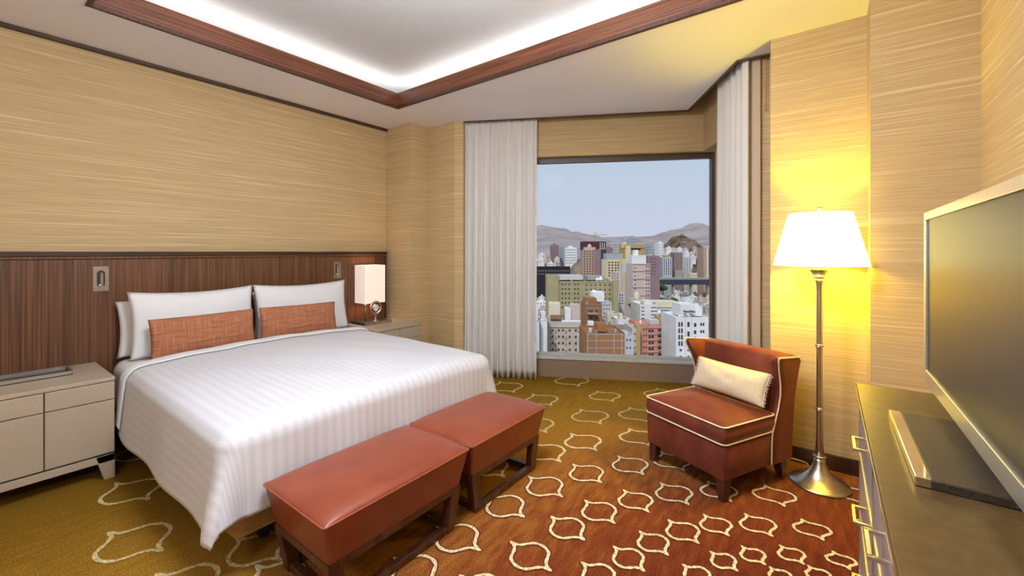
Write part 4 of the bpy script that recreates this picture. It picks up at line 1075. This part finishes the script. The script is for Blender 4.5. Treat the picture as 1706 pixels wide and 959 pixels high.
def houses(spots, label, group, zfun=None):
    for (u, y, d) in spots:
        p = at(u, y, d); me = rnd.choice(hm)
        an = YAW0 + rnd.uniform(-.3, .3); F_ = foot(p.x, p.y, an, max(abs(v.co.x) for v in me.vertices) + .2, max(abs(v.co.y) for v in me.vertices) + .2)
        if hits(F_): continue
        BOXES.append(F_); o = bpy.data.objects.new('house', me); COL.objects.link(o)
        o.location = (p.x, p.y, p.z if zfun else GZ); o.rotation_euler = (0, 0, an); tag(o, label, 'house', group)
sp = []
for row, y in enumerate((474, 477, 480, 483, 486.5, 490, 494, 498, 502, 506.5, 511, 516)):
    d = 66.4 * 702 / (y + 5 - 419)
    for u in range(1088, 1200, 5): 
        uu = u + rnd.uniform(-3, 3) + (row % 2) * 4
        if d < 520 and uu < 1100: continue
        if 1083 < uu < 1118 and y < 490: uu += 2
        sp.append((uu, y, d * rnd.uniform(.97, 1.03)))
sp += [(u + rnd.uniform(-4, 4), y, 66.4 * 702 / (y + 5 - 419)) for y in (484, 496, 512, 530, 552) for u in range(1210, 1400, 17)]
houses(sp, 'small pale flat-roofed house in the low quarter beyond the pink and white blocks', 'low houses on the valley floor')
sp = [(u + rnd.uniform(-2, 2), y, 66.4 * 702 / (y + 6 - 419)) for y, us in ((470, (888, 895, 902, 908)), (482, (886, 893, 900, 907)), (494, (888, 896, 904)), (507, (886, 893, 900, 908)), (520, (890, 898, 906))) for u in us]
houses(sp, 'small pale flat-roofed house between the drape and the khaki block', 'low houses by the khaki block')
sp = []
for (y, a, b, st, d) in ((441, 888, 934, 6, 660), (434, 886, 930, 6, 720), (427, 888, 918, 6, 760), (438, 1094, 1106, 6, 800)):
    for u in range(a, b, st): sp.append((u + rnd.uniform(-2, 2), y + rnd.uniform(-1.5, 1.5) + 5, d + rnd.uniform(-15, 15)))
houses(sp, 'tiny pale house on the slope behind the long dark building', 'houses on the slopes', True)
sp = []
for (y, a, b, st, d) in ((415, 1108, 1172, 8, 900), (421, 1104, 1170, 7, 860), (429, 1118, 1172, 7, 800), (438, 1120, 1172, 7, 760), (447, 1118, 1172, 8, 720)):
    for u in range(a, b, st): sp.append((u + rnd.uniform(-3, 3), y + rnd.uniform(-1.5, 1.5) + 4, d + rnd.uniform(-15, 15)))
houses(sp, 'tiny house on the flank of the rocky hill at the right of the window', 'houses on the slopes', True)

# trees
def tree_mesh(seed):
    r = random.Random(seed); bm = bmesh.new()
    for k in range(9):
        mt4 = Matrix.Translation((r.uniform(-2.6, 2.6), r.uniform(-2.6, 2.6), r.uniform(4.2, 8))) @ Matrix.Diagonal((1, 1, .85, 1))
        bmesh.ops.create_icosphere(bm, subdivisions=2, radius=r.uniform(1.5, 2.5), matrix=mt4)
    for v in bm.verts: v.co += Vector((r.uniform(-.35, .35), r.uniform(-.35, .35), r.uniform(-.35, .35)))
    me = bpy.data.meshes.new('crown'); bm.to_mesh(me); bm.free(); me.materials.append(M['leaf']); return me
tms = [tree_mesh(s) for s in (1, 2, 3)]
tk = MB().lathe([(.4, 0), (.28, 3), (.22, 5.5)], 10)
tkm = bpy.data.meshes.new('trunk'); tkm.from_pydata(tk.v, [], tk.f); tkm.materials.append(M['trunk']); tkm.update()
for grp, lab, lst in (('trees by the mosque', 'dark green tree beside the small mosque dome', ((1050.5, 508, 347, .55), (1057, 512, 321, .6), (1069.5, 508, 319, .62), (1078, 506, 340, .6))),
                      (None, 'round dark green tree beneath the elevated road', ((1105, 479, 530, 1.5),)),
                      ('trees behind the ribbon-windowed building', 'green tree top showing behind the white-grey ribbon-windowed building', ((1104, 501, 400, .9), (1113, 502, 412, .9), (1122, 500, 400, .9)))):
    for (u, y, d, s) in lst:
        p = at(u, y, d); t = thing('tree', lab, 'tree', (p.x, p.y, p.z - 6 * s), rnd.uniform(0, 6), grp); t.scale = (s, s, s)
        for nm, me in (('crown', rnd.choice(tms)), ('trunk', tkm)):
            o = bpy.data.objects.new(nm, me); COL.objects.link(o); o.parent = t

# hills and ground
from mathutils import noise as mnoise
def ridge(name, pts, d, wfront, wback, mat, amp, fr, nu=90, nv=26, u0=None, u1=None):
    def zr(u):
        for (a, p), (b, q) in zip(pts, pts[1:]):
            if u <= b: 
                t = (u - a) / (b - a); t = t * t * (3 - 2 * t); return p + (q - p) * t
        return pts[-1][1]
    ua, ub = pts[0][0], pts[-1][0]
    def fn(a, v):
        u = ua + (ub - ua) * a
        if v < .7: k = v / .7; dd = d - wfront * (1 - k); s = k ** 1.15
        else: k = (v - .7) / .3; dd = d + wback * k; s = 1 - k * k
        top = EYE - (zr(u) - HZ) / FPX * d
        p = at(u, HZ, d); q = FW * (dd - d)
        x, y = p.x + q.x, p.y + q.y
        n = mnoise.fractal(Vector((x * fr, y * fr, 1.7)), 1.0, 2.1, 6)
        rg_ = 1 - abs(mnoise.noise(Vector((x * fr * 1.7, y * fr * 1.7, 4.2)))) * 2
        z = GZ - 2 + (top - GZ) * s + amp * (n * .7 + rg_ * .5 - .3) * (min(1, s * 1.4)) * (1 if v != .7 else .6)
        return (x, y, z)
    o = MB().grid(fn, nu, nv).build(name, mat, smooth=False); struct(o); return o
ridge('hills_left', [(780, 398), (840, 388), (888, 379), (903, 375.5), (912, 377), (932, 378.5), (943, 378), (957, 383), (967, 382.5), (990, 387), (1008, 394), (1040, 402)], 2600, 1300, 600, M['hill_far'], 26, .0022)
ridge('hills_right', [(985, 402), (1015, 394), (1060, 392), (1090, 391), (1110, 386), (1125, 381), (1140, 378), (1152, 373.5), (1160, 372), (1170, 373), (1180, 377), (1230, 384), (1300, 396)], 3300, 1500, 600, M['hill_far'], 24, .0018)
ridge('hill_rocky', [(1088, 424), (1104, 416), (1118, 406), (1126, 397.5), (1134, 396), (1142, 396), (1150, 401), (1160, 411), (1176, 420), (1200, 426)], 1000, 330, 200, M['hill_rock'], 17, .018, 130, 40)
ridge('hill_small', [(935, 452), (950, 445), (958, 436), (966, 428), (974, 424), (984, 430), (1000, 446)], 720, 70, 60, M['hill_near'], 5, .03, 40, 16)
ridge('hill_slope', [(850, 432), (884, 424), (915, 426), (940, 440), (955, 448)], 830, 200, 100, M['hill_near'], 4, .02, 40, 16)
gm = MB(); c = at(1000, HZ, 100); P = [at(-2200, HZ, 60), at(3800, HZ, 60), at(3800, HZ, 5000), at(-2200, HZ, 5000)]
gm.add([(p.x, p.y, GZ) for p in P], [(0, 1, 2, 3)]); struct(gm.build('ground', M['ground']))

# ------------------------------------------------------------------ light
def area(name, loc, rot, sx, sy, power, col):
    l = bpy.data.lights.new(name, 'AREA'); l.shape = 'RECTANGLE'; l.size = sx; l.size_y = sy; l.energy = power; l.color = col
    o = bpy.data.objects.new(name, l); COL.objects.link(o); o.location = loc; o.rotation_euler = rot; return o
COVE = (1, .90, .80); CP = 1.7
for nm, loc, rot, sx, pw in (('cove_light_left', ((TX0 + TX1) / 2, TY1 + .16, 2.955), (PI, 0, 0), TX1 - TX0 + .2, 2.4 * CP), ('cove_light_right', ((TX0 + TX1) / 2, TY0 - .16, 2.955), (PI, 0, 0), TX1 - TX0 + .2, 2.4 * CP),
                         ('cove_light_window', (TX1 + .16, (TY0 + TY1) / 2, 2.955), (PI, 0, PI / 2), TY1 - TY0 + .2, 3.5 * CP), ('cove_light_entry', (TX0 - .16, (TY0 + TY1) / 2, 2.955), (PI, 0, PI / 2), TY1 - TY0 + .2, 3.5 * CP)):
    area(nm, loc, rot, sx, .05, pw, COVE)
M['diffuser'] = shade_mat('ceiling_light_diffuser', (.9, .9, .9), (.90, .95, 1), 1)
M['diffuser2'] = shade_mat('entry_light_diffuser', (.9, .9, .9), (.90, .95, 1), 1)
gl = thing('floor_lamp', 'white globe floor lamp standing by the entry wall opposite the window', 'floor lamp', (-.80, 1.0, 0))  # added fill lamp behind the camera, in place of a flash
m = MB(); m.lathe([(.14, 0), (.14, .015), (.02, .03), (.012, .05), (.012, 1.40), (.05, 1.42), (.05, 1.44)], 40); m.build('stand', M['steel'], gl, smooth=True)
m = MB(); m.lathe([(.05, 1.435)] + [(.17 * math.sin(t), 1.59 - .17 * math.cos(t)) for t in [.35 + i * (PI - .36) / 20 for i in range(21)]], 40); m.build('globe', M['diffuser2'], gl, smooth=True)
M['diffuser2'].node_tree.nodes['Principled BSDF'].inputs['Emission Strength'].default_value = 44 / (PI * 4 * PI * .17 ** 2)
pd = thing('pendant_light', 'white drum pendant light hanging from the raised field of the coffered ceiling', 'pendant light', (1.0, 1.2, 2.56))  # added fill light hung out of view to brighten the room
m = MB(); m.lathe([(.27, .0), (.28, .01), (.28, .24), (.27, .25)], 64); m.build('drum_shade', M['diffuser'], pd, smooth=True); pd.children[0].data.set_sharp_from_angle(angle=.8)
m = MB(); m.lathe([(.006, .25), (.006, UP - 2.56 - .02)], 12); m.build('stem', M['steel'], pd, smooth=True)
m = MB(); m.lathe([(.05, UP - 2.56 - .025), (.06, UP - 2.56)], 32); m.build('canopy', M['steel'], pd, smooth=True)
M['diffuser'].node_tree.nodes['Principled BSDF'].inputs['Emission Strength'].default_value = 150 / (PI * (2 * PI * .28 * .25 + 2 * PI * .28 ** 2))
def point(name, loc, power, col, r):
    l = bpy.data.lights.new(name, 'POINT'); l.energy = power; l.color = col; l.shadow_soft_size = r
    o = bpy.data.objects.new(name, l); COL.objects.link(o); o.location = loc; return o
point('floor_lamp_bulb', (LX, LY, 1.43), 44, (1, .76, .03), .045)
point('table_lamp_bulb', (2.66 + .07, 3.945, .615 + .40), 2.5, (1, .74, .5), .03)
sun = bpy.data.lights.new('sun', 'SUN'); sun.energy = 1.9; sun.angle = .06; sun.color = (1, .94, .86)
so = bpy.data.objects.new('sun', sun); COL.objects.link(so)
dirv = Vector((FW.x * .62 + RX.x * .30, FW.y * .62 + RX.y * .30, -.75)).normalized()
so.rotation_euler = dirv.to_track_quat('-Z', 'Y').to_euler(); so.location = (0, 0, 60)

W_ = bpy.data.worlds.new('sky'); S.world = W_; W_.use_nodes = True
nt = W_.node_tree; bg = nt.nodes['Background']
tc = nt.nodes.new('ShaderNodeTexCoord'); sx_ = nt.nodes.new('ShaderNodeSeparateXYZ'); rp = nt.nodes.new('ShaderNodeValToRGB')
nt.links.new(tc.outputs['Generated'], sx_.inputs[0]); nt.links.new(sx_.outputs[2], rp.inputs[0]); nt.links.new(rp.outputs[0], bg.inputs[0])
e = rp.color_ramp.elements
e[0].position = .0; e[0].color = (.60, .62, .72, 1); e[1].position = 1; e[1].color = (.36, .49, .66, 1)
x_ = e.new(.08); x_.color = (.57, .62, .73, 1); x_ = e.new(.25); x_.color = (.50, .60, .72, 1)
bg.inputs[1].default_value = .83
